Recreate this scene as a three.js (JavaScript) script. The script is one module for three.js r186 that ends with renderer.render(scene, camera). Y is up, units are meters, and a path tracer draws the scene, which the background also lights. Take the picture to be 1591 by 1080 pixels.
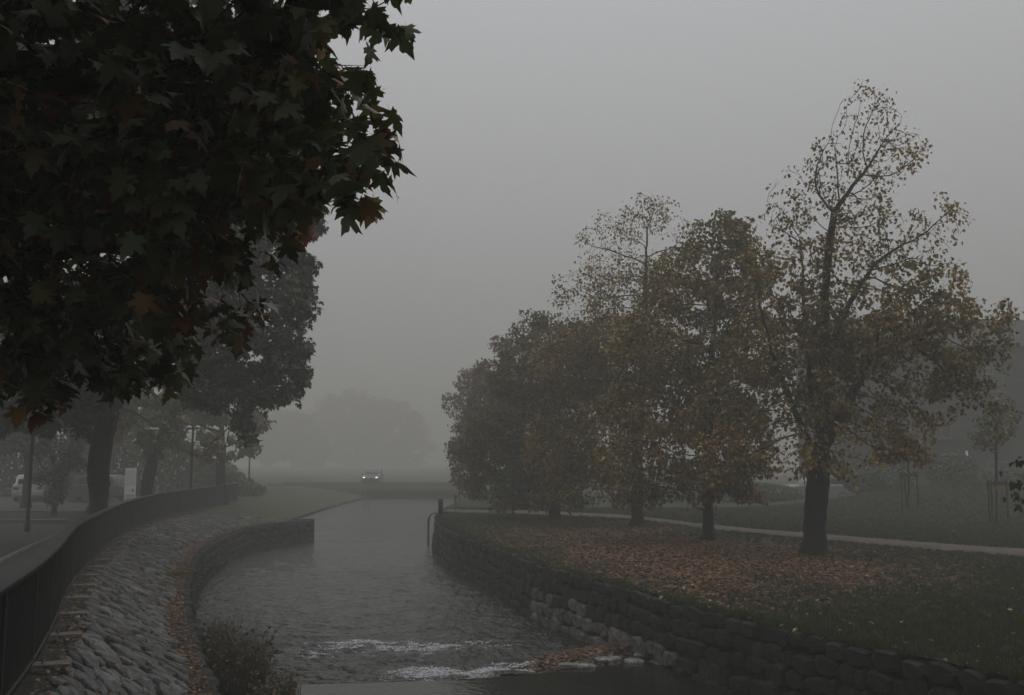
import * as THREE from 'three';
import { mergeGeometries, mergeVertices, toCreasedNormals } from 'three/addons/utils/BufferGeometryUtils.js';

// ------------------------------------------------------------------ camera, sky, sun, exposure
const scene = new THREE.Scene();
const F = 1500, CX = 795.5, CY = 540, HORIZON = 715, EYE = 2.3;
const camera = new THREE.PerspectiveCamera(2 * Math.atan(540 / F) * 180 / Math.PI, 1591 / 1080, 0.1, 600);
const PITCH = Math.atan((HORIZON - CY) / F);
camera.position.set(0, EYE, 0);
camera.rotation.set(PITCH, 0, 0);
const renderer = new THREE.WebGLRenderer({ antialias: true });
renderer.toneMapping = THREE.LinearToneMapping;
renderer.toneMappingExposure = 1.0;
renderer.shadowMap.enabled = true;

// overcast sky: three times as bright at the zenith as at the horizon, the same all the way round
{
  const w = 64, h = 64, d = new Float32Array(w * h * 4), ZEN = 0.86;
  for (let j = 0; j < h; j++) {
    const el = ((j + 0.5) / h - 0.5) * Math.PI, s = Math.max(0, Math.sin(el));
    const L = el > 0 ? ZEN * (1 + 2 * s) / 3 : ZEN * 0.08;
    for (let i = 0; i < w; i++) d.set([L * 0.985, L * 0.995, L * 1.03, 1], (j * w + i) * 4);
  }
  const t = new THREE.DataTexture(d, w, h, THREE.RGBAFormat, THREE.FloatType);
  t.mapping = THREE.EquirectangularReflectionMapping; t.magFilter = THREE.LinearFilter; t.minFilter = THREE.LinearFilter;
  t.needsUpdate = true;
  scene.background = t; scene.environment = t;
}
const sun = new THREE.DirectionalLight(new THREE.Color(1, 0.97, 0.93), 0.5);
sun.position.set(25, 70, -30); sun.target.position.set(0, 0, -25);
sun.shadow.radius = 70; sun.castShadow = true;
Object.assign(sun.shadow.camera, { left: -60, right: 60, top: 60, bottom: -60, near: 1, far: 200 });
sun.shadow.mapSize.set(2048, 2048);
scene.add(sun, sun.target);
scene.fog = new THREE.FogExp2(new THREE.Color().setRGB(0.95, 0.937, 0.86), 0.0072);

// ------------------------------------------------------------------ helpers
function rng(seed) { let a = seed >>> 0; return () => { a = (a + 0x6D2B79F5) | 0; let t = Math.imul(a ^ (a >>> 15), 1 | a); t = (t + Math.imul(t ^ (t >>> 7), 61 | t)) ^ t; return ((t ^ (t >>> 14)) >>> 0) / 4294967296; }; }
const R0 = rng(7);
const rnd = (a, b, r = R0) => a + (b - a) * r();
const V = (x, y, z) => new THREE.Vector3(x, y, z);
const lin = (r, g, b) => new THREE.Color().setRGB(r, g, b);
const clamp = (x, a = 0, b = 1) => Math.min(b, Math.max(a, x));
const sstep = (a, b, x) => { const t = clamp((x - a) / (b - a)); return t * t * (3 - 2 * t); };
const mix = (a, b, t) => a + (b - a) * t;
function hash3(x, y, z) { let h = Math.imul(x, 374761393) ^ Math.imul(y, 668265263) ^ Math.imul(z, 1274126177); h = Math.imul(h ^ (h >>> 13), 1103515245); return ((h ^ (h >>> 16)) >>> 0) / 4294967296; }
function noise3(x, y, z, per = 0) {
  const xi = Math.floor(x), yi = Math.floor(y), zi = Math.floor(z), f = (t) => t * t * (3 - 2 * t);
  const u = f(x - xi), v = f(y - yi), w = f(z - zi), m = per ? (k) => ((k % per) + per) % per : (k) => k;
  const c = (a, b, d) => hash3(m(xi + a), m(yi + b), zi + d);
  return mix(mix(mix(c(0, 0, 0), c(1, 0, 0), u), mix(c(0, 1, 0), c(1, 1, 0), u), v), mix(mix(c(0, 0, 1), c(1, 0, 1), u), mix(c(0, 1, 1), c(1, 1, 1), u), v), w);
}
function fbm(x, y, z = 0, oct = 4, per = 0) { let s = 0, a = 0.5, n = 0; for (let i = 0; i < oct; i++) { s += a * noise3(x, y, z + i * 17, per); n += a; a *= 0.5; x *= 2; y *= 2; if (per) per *= 2; } return s / n; }
// a photo pixel gives a direction; the level of the ground or water it touches gives the distance
function dirOf(px, py) { return V((px - CX) / F, (CY - py) / F, -1).applyAxisAngle(V(1, 0, 0), PITCH); }
function onLevel(px, py, y) { const d = dirOf(px, py), k = (y - EYE) / d.y; return V(d.x * k, y, d.z * k); }
function atDepth(px, py, depth) { const d = dirOf(px, py), k = depth / -d.z; return V(d.x * k, EYE + d.y * k, -depth); }
function spline(pts) {   // x as a smooth function of depth (monotone depth list)
  pts = pts.slice().sort((a, b) => a[0] - b[0]);
  const n = pts.length, m = pts.map((p, i) => i === 0 ? (pts[1][1] - p[1]) / (pts[1][0] - p[0]) : i === n - 1 ? (p[1] - pts[i - 1][1]) / (p[0] - pts[i - 1][0]) : (pts[i + 1][1] - pts[i - 1][1]) / (pts[i + 1][0] - pts[i - 1][0]));
  return (d) => {
    if (d <= pts[0][0]) return pts[0][1] + m[0] * (d - pts[0][0]);
    if (d >= pts[n - 1][0]) return pts[n - 1][1] + m[n - 1] * (d - pts[n - 1][0]);
    let i = 0; while (d > pts[i + 1][0]) i++;
    const h = pts[i + 1][0] - pts[i][0], t = (d - pts[i][0]) / h, t2 = t * t, t3 = t2 * t;
    return (2 * t3 - 3 * t2 + 1) * pts[i][1] + (t3 - 2 * t2 + t) * h * m[i] + (-2 * t3 + 3 * t2) * pts[i + 1][1] + (t3 - t2) * h * m[i + 1];
  };
}
const names = {};
const numbered = (n) => { const k = names[n] = (names[n] ?? -1) + 1; return k ? n + '_' + String(k).padStart(3, '0') : n; };
function mesh(name, geo, mat, parent) { const m = new THREE.Mesh(geo, mat); m.name = parent ? name : numbered(name); (parent ?? scene).add(m); return m; }
function tag(o, label, category, group) { o.userData.label = label; o.userData.category = category; if (group) o.userData.group = group; return o; }
function struct(name, geo, mat, label) { const m = mesh(name, geo, mat); m.userData.kind = 'structure'; if (label) m.userData.label = label; return m; }
function thing(name, label, category, p = V(0, 0, 0), group) { const g = new THREE.Group(); g.name = numbered(name); g.position.copy(p); scene.add(g); return tag(g, label, category, group); }
const stuff = (o) => { o.userData.kind = 'stuff'; return o; };

// ------------------------------------------------------------------ textures and materials
function tex(size, fn, srgb = true, rep = 1) {
  const d = new Uint8Array(size * size * 4);
  for (let j = 0; j < size; j++) for (let i = 0; i < size; i++) { const c = fn(i / size, j / size); for (let k = 0; k < 3; k++) d[(j * size + i) * 4 + k] = clamp(c[k]) * 255; d[(j * size + i) * 4 + 3] = 255; }
  const t = new THREE.DataTexture(d, size, size); t.wrapS = t.wrapT = THREE.RepeatWrapping; t.magFilter = THREE.LinearFilter; t.minFilter = THREE.LinearMipmapLinearFilter; t.generateMipmaps = true;
  t.colorSpace = srgb ? THREE.SRGBColorSpace : THREE.NoColorSpace; t.repeat.set(rep, rep); t.needsUpdate = true; return t;
}
const g3 = (v) => [v, v, v];
const grainMap = tex(256, (u, v) => { const a = fbm(u * 8, v * 8, 1, 5, 8), b = fbm(u * 32, v * 32, 5, 3, 32); return g3(0.62 + 0.55 * (a - 0.5) + 0.5 * (b - 0.5)); });
const grainBump = tex(256, (u, v) => g3(0.6 * fbm(u * 8, v * 8, 9, 5, 8) + 0.4 * fbm(u * 32, v * 32, 3, 3, 32)), false);
const barkMap = tex(256, (u, v) => { const a = fbm(u * 24, v * 5, 2, 4, 0), r = Math.abs(fbm(u * 16, v * 4, 8, 4, 0) - 0.5) * 2; return g3(0.45 + 0.5 * (a - 0.5) + 0.4 * r); });
const barkBump = tex(256, (u, v) => g3(Math.min(1, Math.abs(fbm(u * 16, v * 4, 8, 4, 0) - 0.5) * 4)), false);
const turfMap = tex(512, (u, v) => { const a = fbm(u * 10, v * 10, 1, 5, 10), b = fbm(u * 70, v * 70, 5, 3, 70); return [0.55 + 0.5 * (a - 0.5) + 0.8 * (b - 0.5), 0.56 + 0.42 * (a - 0.5) + 0.8 * (b - 0.5), 0.5 + 0.4 * (a - 0.5) + 0.7 * (b - 0.5)]; });
const turfBump = tex(512, (u, v) => g3(fbm(u * 60, v * 60, 15, 4, 60)), false);
const waterBump = tex(512, (u, v) => g3(0.55 * fbm(u * 14, v * 14, 3, 4, 14) + 0.45 * fbm(u * 40 + fbm(u * 7, v * 7, 2, 2, 7), v * 40, 31, 3, 40)), false);
const gravelMap = tex(256, (u, v) => { const b = fbm(u * 64, v * 64, 5, 2, 64), a = fbm(u * 6, v * 6, 2, 4, 6); return g3(0.6 + 0.6 * (b - 0.5) + 0.35 * (a - 0.5)); });

const std = (o) => new THREE.MeshStandardMaterial({ roughness: 0.9, metalness: 0, ...o });
const stoneMat = (r, g, b, rough = 0.85) => std({ color: lin(r, g, b), map: grainMap, bumpMap: grainBump, bumpScale: 0.02, roughness: rough });
const slopeStone = [stoneMat(0.2, 0.2, 0.198, 0.6), stoneMat(0.25, 0.245, 0.235, 0.62), stoneMat(0.145, 0.145, 0.14, 0.65), stoneMat(0.2, 0.17, 0.135, 0.7), stoneMat(0.33, 0.33, 0.325, 0.6), stoneMat(0.1, 0.095, 0.085, 0.7)];
const wallStone = [stoneMat(0.034, 0.035, 0.031), stoneMat(0.05, 0.05, 0.045), stoneMat(0.024, 0.027, 0.02), stoneMat(0.036, 0.033, 0.027)];
const wallClean = [stoneMat(0.3, 0.29, 0.265), stoneMat(0.23, 0.225, 0.205), stoneMat(0.36, 0.35, 0.32)];
const M = {
  mortar: std({ color: lin(0.018, 0.018, 0.016), bumpMap: grainBump, bumpScale: 0.02, map: grainMap }),
  soil: std({ color: lin(0.03, 0.023, 0.016), map: grainMap, bumpMap: grainBump, bumpScale: 0.03 }),
  turf: std({ vertexColors: true, map: turfMap, bumpMap: turfBump, bumpScale: 0.03 }),
  concrete: std({ color: lin(0.3, 0.285, 0.25), map: grainMap, bumpMap: grainBump, bumpScale: 0.01 }),
  kerb: std({ color: lin(0.27, 0.26, 0.245), map: grainMap }),
  asphalt: std({ color: lin(0.035, 0.034, 0.033), map: gravelMap, bumpMap: grainBump, bumpScale: 0.01, roughness: 0.7 }),
  road: std({ color: lin(0.11, 0.11, 0.11), map: gravelMap, roughness: 0.55 }),
  gravel: std({ color: lin(0.27, 0.215, 0.165), map: gravelMap, bumpMap: grainBump, bumpScale: 0.02 }),
  bark: std({ color: lin(0.032, 0.027, 0.022), map: barkMap, bumpMap: barkBump, bumpScale: 0.03 }),
  barkDark: std({ color: lin(0.024, 0.022, 0.019), map: barkMap, bumpMap: barkBump, bumpScale: 0.03 }),
  fence: std({ color: lin(0.012, 0.012, 0.013), roughness: 0.6 }),
  rail: std({ color: lin(0.045, 0.042, 0.036), roughness: 0.55, map: grainMap }),
  bolt: std({ color: lin(0.55, 0.55, 0.56), roughness: 0.25, metalness: 1 }),
  wood: std({ color: lin(0.1, 0.085, 0.065), map: barkMap }),
  water: new THREE.MeshPhysicalMaterial({ vertexColors: true, roughness: 0.1, ior: 1.33, bumpMap: waterBump, bumpScale: 0.06 }),
  calm: new THREE.MeshPhysicalMaterial({ color: lin(0.012, 0.014, 0.012), roughness: 0.06, ior: 1.33, bumpMap: waterBump, bumpScale: 0.008 }),
  foam: std({ color: lin(0.5, 0.52, 0.53), roughness: 0.6 }),
  leaf: new THREE.MeshPhysicalMaterial({ roughness: 0.75, transmission: 0.3, side: THREE.DoubleSide }),
  leafGloss: new THREE.MeshPhysicalMaterial({ roughness: 0.55, transmission: 0.3, side: THREE.DoubleSide }),
  litter: std({ roughness: 0.7, side: THREE.DoubleSide }),
  blade: std({ roughness: 0.8, side: THREE.DoubleSide }),
};

// ------------------------------------------------------------------ lines of the place (depth d = -z)
const WATER = -1.24, UPPER = -1.1, LEDGE = -0.3;
const toD = (px, py, y) => { const p = onLevel(px, py, y); return [-p.z, p.x]; };
const bankY = (d) => mix(0.2, -0.1, sstep(7, 30, d));
const wallX = spline([[-14, 11.5], [0, 8.9], [6, 6.9], toD(1591, 1056, 0), toD(1483, 1032, 0), toD(1372, 1008, 0), toD(1275, 986, 0), toD(1186, 965, 0), toD(1056, 934, 0), toD(964, 908, 0), toD(901, 892, 0), toD(839, 875, 0), toD(776, 850, 0), toD(691, 818, 0), toD(679, 801, 0), [46, -3.3], [60, -3], [95, -2.6]]);
const fenceX = spline([[-14, 1.2], [0, -1.7], [5, -3.2], toD(24, 1078, 0.19), toD(70, 1003, 0.16), toD(118, 902, 0.07), toD(190, 834, -0.09), toD(252, 809, -0.1), toD(315, 793, -0.1), toD(378, 777, -0.1), [80, -19]]);
const edgeRaw = spline([[-14, 5], [0, 0.6], [5, -1.3], toD(332, 1071, LEDGE), toD(311, 1018, LEDGE), toD(296, 973, LEDGE), toD(289, 938, LEDGE), toD(292, 896, LEDGE), toD(308, 858, LEDGE), toD(351, 830, LEDGE), [38.6, -10.3], [43.5, -8.9]]);
const edgeX = (d) => d <= 43.5 ? edgeRaw(d) : mix(-12.6, -13.6, sstep(44, 80, d));
const slopeTop = (d) => fenceX(d) + 0.22;
const slopeFoot = (d) => edgeX(d) - 0.34 - 0.08 * Math.sin(d * 0.9);
const mound = (x, z) => 1.0 * Math.exp(-(((x - 21) / 6.5) ** 2 + ((z + 46) / 8) ** 2)) + 0.5 * Math.exp(-(((x - 30) / 9) ** 2 + ((z + 43) / 8) ** 2)) - 0.12 * Math.exp(-(((x - 14) / 4) ** 2 + ((z + 50) / 8) ** 2));
const lawnY = (x, z) => mound(x, z) + 0.05 * (fbm(x * 0.4, z * 0.4, 3, 3) - 0.5) * sstep(0, 1.2, x - wallX(-z));
// path centre across the right lawn
const pathZ = spline([[-3, 45], [4.3, 40.2], [7, 33.6], [9.8, 28.6], [12.4, 24.8], [20, 17.5], [40, 2]]);   // depth as a function of x
const onPath = (x, z) => Math.abs(-z - pathZ(x)) / 1.75;

function sheet(rows, cols, fn) {   // fn(i, j) -> {p, uv, c}
  const pos = [], uv = [], col = [], idx = [];
  for (let i = 0; i < rows; i++) for (let j = 0; j < cols; j++) { const q = fn(i, j); pos.push(...q.p); uv.push(...q.uv); if (q.c) col.push(...q.c); }
  for (let i = 0; i < rows - 1; i++) for (let j = 0; j < cols - 1; j++) { const a = i * cols + j, b = a + 1, c = a + cols, d = c + 1; idx.push(a, b, c, b, d, c); }
  const g = new THREE.BufferGeometry(); g.setAttribute('position', new THREE.Float32BufferAttribute(pos, 3)); g.setAttribute('uv', new THREE.Float32BufferAttribute(uv, 2));
  if (col.length) g.setAttribute('color', new THREE.Float32BufferAttribute(col, 3));
  g.setIndex(idx); g.computeVertexNormals(); return g;
}
const depths = []; for (let d = -13; d < 140; d += d < 30 ? 0.25 : d < 60 ? 0.5 : 2) depths.push(d);
// how thickly fallen leaves cover the right lawn
function litterAt(x, z) {
  const d = -z, u = x - wallX(d);
  if (u < 0.1 || onPath(x, z) < 1) return 0;
  const under = Math.exp(-(((x - 6.2) / 4.2) ** 2 + ((d - 22.5) / 5.5) ** 2)) + Math.exp(-(((x - 2.5) / 4) ** 2 + ((d - 30) / 8) ** 2)) + 0.8 * Math.exp(-(((x - 3.6) / 1.9) ** 2 + ((d - 17.5) / 3) ** 2));
  return clamp(under * (0.35 + 1.1 * fbm(x * 0.6, z * 0.6, 44, 3))) * (d > 36 ? Math.max(0, 1 - (d - 36) / 10) : 1) * sstep(12.5, 16, d + 0.55 * (4 - x));
}
{
  const us = []; for (let u = 0; u < 130; u += u < 14 ? 0.25 : u < 30 ? 0.6 : 4) us.push(u);
  const g = sheet(depths.length, us.length, (i, j) => {
    const d = depths[i], x = wallX(d) + 0.02 + us[j], z = -d, y = lawnY(x, z), l = litterAt(x, z), n = fbm(x * 0.9, z * 0.9, 7, 4), n2 = fbm(x * 3, z * 3, 2, 3);
    const t = clamp(l * 1.25 + 0.5 * (n2 - 0.5)), c = [mix(0.04, 0.062, n), mix(0.05, 0.07, n), mix(0.018, 0.026, n)], b = [0.07, 0.039, 0.018];
    const k = 0.75 + 0.5 * n2;
    return { p: [x, y, z], uv: [x / 2.3, z / 2.3], c: c.map((v, q) => mix(v, b[q], t) * k) };
  });
  struct('lawn', g, M.turf, 'grass park lawn with fallen brown leaves under the trees');
}
{ // gravel path
  const xs = []; for (let x = -3; x < 40; x += 0.4) xs.push(x);
  const g = sheet(xs.length, 9, (i, j) => { const x = xs[i], o = (j / 8 - 0.5) * 3.1 * (1 + 0.12 * (fbm(x * 0.8, j > 4 ? 3 : 9) - 0.5)), z = -pathZ(x) + o; return { p: [x, lawnY(x, z) + 0.012 + 0.02 * (1 - (j / 4 - 1) ** 2), z], uv: [x / 1.5, o / 1.5] }; });
  struct('path', g, M.gravel, 'pale gravel footpath crossing the lawn behind the trees');
}
{ // left bank behind the fence
  const us = []; for (let u = 0; u < 110; u += u < 12 ? 0.4 : 3) us.push(u);
  const g = sheet(depths.length, us.length, (i, j) => {
    const d = depths[i], x = fenceX(d) + 0.24 - us[j], z = -d, n = fbm(x * 0.9, z * 0.9, 17, 4), n2 = fbm(x * 3, z * 3, 12, 3);
    return { p: [x, bankY(d) + 0.05 * (n - 0.5) * sstep(0.5, 3, us[j]), z], uv: [x / 2.3, z / 2.3], c: [mix(0.03, 0.05, n2), mix(0.038, 0.055, n2), mix(0.014, 0.022, n2)] };
  });
  struct('bank', g, M.turf, 'dark grass bank behind the railing');
  const strip = (a, b, d0, d1, lift, n = 4) => { const ds = []; for (let d = d0; d <= d1; d += 0.5) ds.push(d); return sheet(ds.length, n, (i, j) => { const d = ds[i], o = mix(a, b, j / (n - 1)), x = fenceX(d) - o; return { p: [x, bankY(d) + lift, -d], uv: [x / 1.5, d / 1.5] }; }); };
  struct('footpath', strip(0.3, 2.0, -8, 56, 0.03), M.asphalt, 'dark asphalt footpath running along the railing');
  // kerb edging with real height
  const ds = []; for (let d = -8; d <= 56; d += 0.5) ds.push(d);
  const prof = [[2.0, 0], [2.0, 0.1], [2.12, 0.1], [2.12, 0]];
  struct('kerb', sheet(ds.length, 4, (i, j) => { const d = ds[i], x = fenceX(d) - prof[j][0]; return { p: [x, bankY(d) + prof[j][1], -d], uv: [d, prof[j][0] + prof[j][1]] }; }), M.kerb, 'pale concrete edging along the footpath');
  // road and cross kerb beyond
  const rd = new THREE.PlaneGeometry(70, 18).rotateX(-Math.PI / 2); rd.translate(-52.5, -0.06, -54.5);
  for (let i = 0; i < rd.attributes.uv.count; i++) rd.attributes.uv.setXY(i, rd.attributes.position.getX(i) / 2, rd.attributes.position.getZ(i) / 2);
  struct('road', rd, M.road, 'grey wet road with parked cars behind the trees');
  const kb = new THREE.BoxGeometry(60, 0.14, 0.3).translate(-47, -0.02, -37.3); struct('kerb', kb, M.kerb, 'straight pale kerb on the dark grass');
  const far = new THREE.PlaneGeometry(620, 360).rotateX(-Math.PI / 2); far.translate(0, -0.14, -272); far.setAttribute('color', new THREE.Float32BufferAttribute(new Array(12).fill(0).map((_, i) => [0.08, 0.09, 0.04][i % 3]), 3));
  struct('ground', far, M.turf);
}
{ // ledge between the stone slope and the low wall, and the earth under the slope
  const ds = depths.filter((d) => d <= 43.3);
  const g = sheet(ds.length, 9, (i, j) => {
    const d = ds[i], a = slopeTop(d) - 0.35, b = slopeFoot(d), e = edgeX(d), T = [[a, bankY(d) + 0.01], [slopeTop(d), bankY(d)], ...[0.25, 0.5, 0.75].map((t) => [mix(slopeTop(d), b, t), mix(bankY(d) - 0.02, LEDGE - 0.02, t)]), [b, LEDGE - 0.02], [mix(b, e, 0.5), LEDGE + 0.02], [e - 0.06, LEDGE], [e - 0.02, LEDGE - 0.02]][j];
    return { p: [T[0], T[1] + 0.02 * (fbm(d * 3, j, 4, 2) - 0.5), -d], uv: [T[0], d] };
  });
  struct('ledge', g, M.soil, 'leaf strewn earth ledge at the foot of the stone slope');
  // grassy far left bank beyond the end of the low wall
  const ds2 = []; for (let d = 43.3; d < 97; d += 1) ds2.push(d);
  const g2 = sheet(ds2.length, 8, (i, j) => { const d = ds2[i], x = mix(fenceX(d) + 0.22, edgeX(d), j / 7), y = mix(bankY(d), -1.1, Math.pow(j / 7, 1.4)); return { p: [x, y, -d], uv: [x / 2.3, d / 2.3], c: [0.11, 0.12, 0.05] }; });
  struct('grass_slope', g2, M.turf, 'grassy slope beyond the end of the low wall');
}

// ------------------------------------------------------------------ water
const crestZ = spline([[-6.5, -0.1], ...[[450, 1063], [540, 1061], [640, 1058], [740, 1053], [820, 1047], [960, 1030], [1050, 1016]].map(([px, py]) => toD(px, py, UPPER).reverse())].map((p, i, a) => i ? p : [p[0], a[1][1] - 0.3]).concat([[5.5, 18.6]]));   // depth of the weir crest by x
function foamAt(x, d) {
  const a = d - crestZ(x);
  const n = fbm(x * 2.2, d * 3.5, 3, 4), n2 = fbm(x * 8 + 2 * n, d * 16, 8, 3);
  const near = 1.15 * Math.exp(-(((a - 0.75 - 0.5 * fbm(x * 1.3, 9, 2, 3)) / 0.75) ** 2)) * sstep(-2.6, -1.4, x) * (1 - sstep(0.2, 1.0, x));
  const b = d - (19.1 + 0.35 * Math.sin(x * 0.8) + 1.6 * (fbm(x * 0.9, 5, 0, 3) - 0.5));
  const far = (0.25 + 1.1 * fbm(x * 1.1, 2.5, 6, 3)) * 1.1 * Math.exp(-((b / (0.35 + 0.5 * fbm(x * 1.7, 8, 1, 2))) ** 2)) * sstep(-4.8, -3.4, x) * (1 - 0.8 * sstep(-1.2, 0.4, x));
  const mid = 0.16 * sstep(0.4, 1, a) * (1 - sstep(3, 5.5, a));
  const e = near + far + mid;
  return clamp(sstep(0.42, 1.1, e * (0.15 + 1.35 * n) + 1.25 * (n2 - 0.5) * sstep(0.05, 0.5, e)));
}
function waveY(x, d) {
  const a = d - crestZ(x), calm = 1 - sstep(9, 26, a), nr = Math.exp(-Math.max(0, a) / 3.5);
  let y = (0.035 + 0.09 * calm) * (fbm(x * 1.1, d * 1.9, 1, 3) - 0.5) + (0.02 + 0.05 * calm) * (fbm(x * 3.2, d * 5.5, 21, 3) - 0.5) + 0.09 * nr * (fbm(x * 6, d * 9, 41, 3) - 0.5);
  const b = d - (19.1 + 0.35 * Math.sin(x * 0.8)); y += 0.045 * Math.exp(-((b / 0.5) ** 2)) * (1 - sstep(-0.5, 1.5, x)) + 0.05 * Math.exp(-(((a - 0.5) / 0.5) ** 2));
  return y;
}
{
  const ds = []; for (let t = 0; t < 86;) { ds.push(t); t += t < 7 ? 0.035 : t < 16 ? 0.08 : t < 30 ? 0.2 : 0.8; }
  const W = 240;
  const g = sheet(ds.length, W, (i, j) => {
    const u = j / (W - 1); let x = 0, d = 15;
    for (let k = 0; k < 3; k++) { const dd = Math.max(11, d); x = mix(Math.min(edgeX(dd) - 0.4, dd > 43 ? -14 : 99), wallX(dd) + 0.5, u); d = crestZ(clamp(x, -6, 5)) + 0.32 + ds[i]; }
    const f = foamAt(x, d), base = [0.016, 0.018, 0.015];
    return { p: [x, WATER + waveY(x, d), -d], uv: [x / 2.2, d / 2.2], c: base.map((v) => mix(v, 0.4, f * 0.6)) };
  });
  struct('water', g, M.water, 'dark rippled stream flowing away between its walls');
  // calm water above the weir, bending down over the crest
  const N = 40, W2 = 90, g2 = sheet(N, W2, (i, j) => {
    const x = mix(-9, 9.5, j / (W2 - 1)), c = crestZ(clamp(x, -6, 5));
    const t = i / (N - 1), d = t < 0.7 ? mix(-13, c - 0.25, t / 0.7) : c - 0.25 + (t - 0.7) / 0.3 * 0.85, q = clamp((d - (c - 0.1)) / 0.55);
    return { p: [x, UPPER - 0.24 * q * q + 0.006 * (fbm(x * 2, d * 2, 3, 2) - 0.5), -d], uv: [x / 2.2, d / 2.2] };
  });
  struct('upper_water', g2, M.calm, 'smooth dark water above the weir crest');
  // foam bubbles
  const r = rng(99), pts = [];
  for (let k = 0; k < 260000 && pts.length < 9000; k++) { const x = rnd(-6, 3, r), d = rnd(14, 24, r); if (d < crestZ(x) + 0.3) continue; const f = foamAt(x, d); if (r() < 0.55 * f * f) pts.push([x, d, f]); }
  const ig = new THREE.InstancedMesh(new THREE.IcosahedronGeometry(1, 1), M.foam, pts.length), m = new THREE.Matrix4(), q = new THREE.Quaternion();
  pts.forEach(([x, d, f], i) => { const s = rnd(0.004, 0.014, r); q.setFromEuler(new THREE.Euler(rnd(-0.3, 0.3, r), rnd(0, 6, r), rnd(-0.3, 0.3, r))); m.compose(V(x, WATER + waveY(x, d) + rnd(-0.005, 0.02, r) * f, -d), q, V(s * rnd(1, 2.6, r), s * rnd(0.5, 1, r), s)); ig.setMatrixAt(i, m); });
  ig.name = 'water_foam'; stuff(ig); ig.userData.label = 'white foam below the weir crest'; ig.userData.category = 'foam'; scene.add(ig);
}

// ------------------------------------------------------------------ stones
function stoneGeo(seed, n = 9, power = 3.2) {   // outline in xy, thickness along +z
  const r = rng(seed), pos = [], uv = [], idx = [], ang = [], ou = rnd(0, 5, r), ov = rnd(0, 5, r);
  for (let i = 0; i < n; i++) ang.push((i + rnd(-0.3, 0.3, r)) / n * Math.PI * 2);
  const rad = ang.map((a) => { const c = Math.abs(Math.cos(a)), s = Math.abs(Math.sin(a)); return 0.5 / Math.pow(c ** power + s ** power, 1 / power) * rnd(0.86, 1.04, r); });
  const tx = rnd(-0.25, 0.25, r), ty = rnd(-0.25, 0.25, r);
  for (const [k, z] of [[1.02, -0.6], [1.0, 0.5], [0.78, 0.92]]) for (let i = 0; i < n; i++) { const x = Math.cos(ang[i]) * rad[i] * k, y = Math.sin(ang[i]) * rad[i] * k; pos.push(x, y, z + (z > 0 ? tx * x + ty * y + rnd(-0.12, 0.12, r) : 0)); uv.push(x * 0.5 + ou, y * 0.5 + ov); }
  pos.push(rnd(-0.1, 0.1, r), rnd(-0.1, 0.1, r), 1.0); uv.push(ou, ov);
  for (let l = 0; l < 2; l++) for (let i = 0; i < n; i++) { const a = l * n + i, b = l * n + (i + 1) % n; idx.push(a, b, a + n, b, b + n, a + n); }
  for (let i = 0; i < n; i++) idx.push(2 * n + i, 2 * n + (i + 1) % n, 3 * n);
  const g = new THREE.BufferGeometry(); g.setAttribute('position', new THREE.Float32BufferAttribute(pos, 3)); g.setAttribute('uv', new THREE.Float32BufferAttribute(uv, 2)); g.setIndex(idx);
  return toCreasedNormals(g, 0.38);
}
const stoneShapes = Array.from({ length: 14 }, (_, i) => stoneGeo(100 + i, 9, 4.5));
const blockShapes = Array.from({ length: 12 }, (_, i) => stoneGeo(300 + i, 9, 4.5));
function placeStones(list, parent, name, mats, keep = 300) {
  // list of {m: Matrix4, geo, mat, key}: those that show largest are parts of their own, the others one part per colour
  list.sort((a, b) => a.key - b.key);
  list.forEach((s, i) => { s.own = i < keep; });
  const rest = new Map();
  for (const s of list) {
    if (s.own) { const o = mesh(name, s.geo, s.mat, parent); s.m.decompose(o.position, o.quaternion, o.scale); }
    else { if (!rest.has(s.mat)) rest.set(s.mat, []); rest.get(s.mat).push(s.geo.clone().applyMatrix4(s.m)); }
  }
  for (const [mat, gs] of rest) stuff(mesh(name + 'work', mergeGeometries(gs), mat, parent));
}
const basis = (X, Y, Z, p, sx, sy, sz) => new THREE.Matrix4().makeBasis(X.clone().multiplyScalar(sx), Y.clone().multiplyScalar(sy), Z.clone().multiplyScalar(sz)).setPosition(p);
function track(fn, d0, d1, step = 0.1) {   // arc-length table of a bank line
  const pts = []; let s = 0; for (let d = d0; d <= d1; d += step) { const p = [fn(d), -d]; if (pts.length) s += Math.hypot(p[0] - pts.at(-1).x, p[1] - pts.at(-1).z); pts.push({ s, d, x: p[0], z: p[1] }); }
  const at = (q) => { let lo = 0, hi = pts.length - 1; while (hi - lo > 1) { const m = (lo + hi) >> 1; if (pts[m].s > q) hi = m; else lo = m; } const a = pts[lo], b = pts[hi], t = clamp((q - a.s) / (b.s - a.s)); const T = V(b.x - a.x, 0, b.z - a.z).normalize(); return { x: mix(a.x, b.x, t), z: mix(a.z, b.z, t), d: mix(a.d, b.d, t), T }; };
  return { length: s, at };
}
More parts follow.
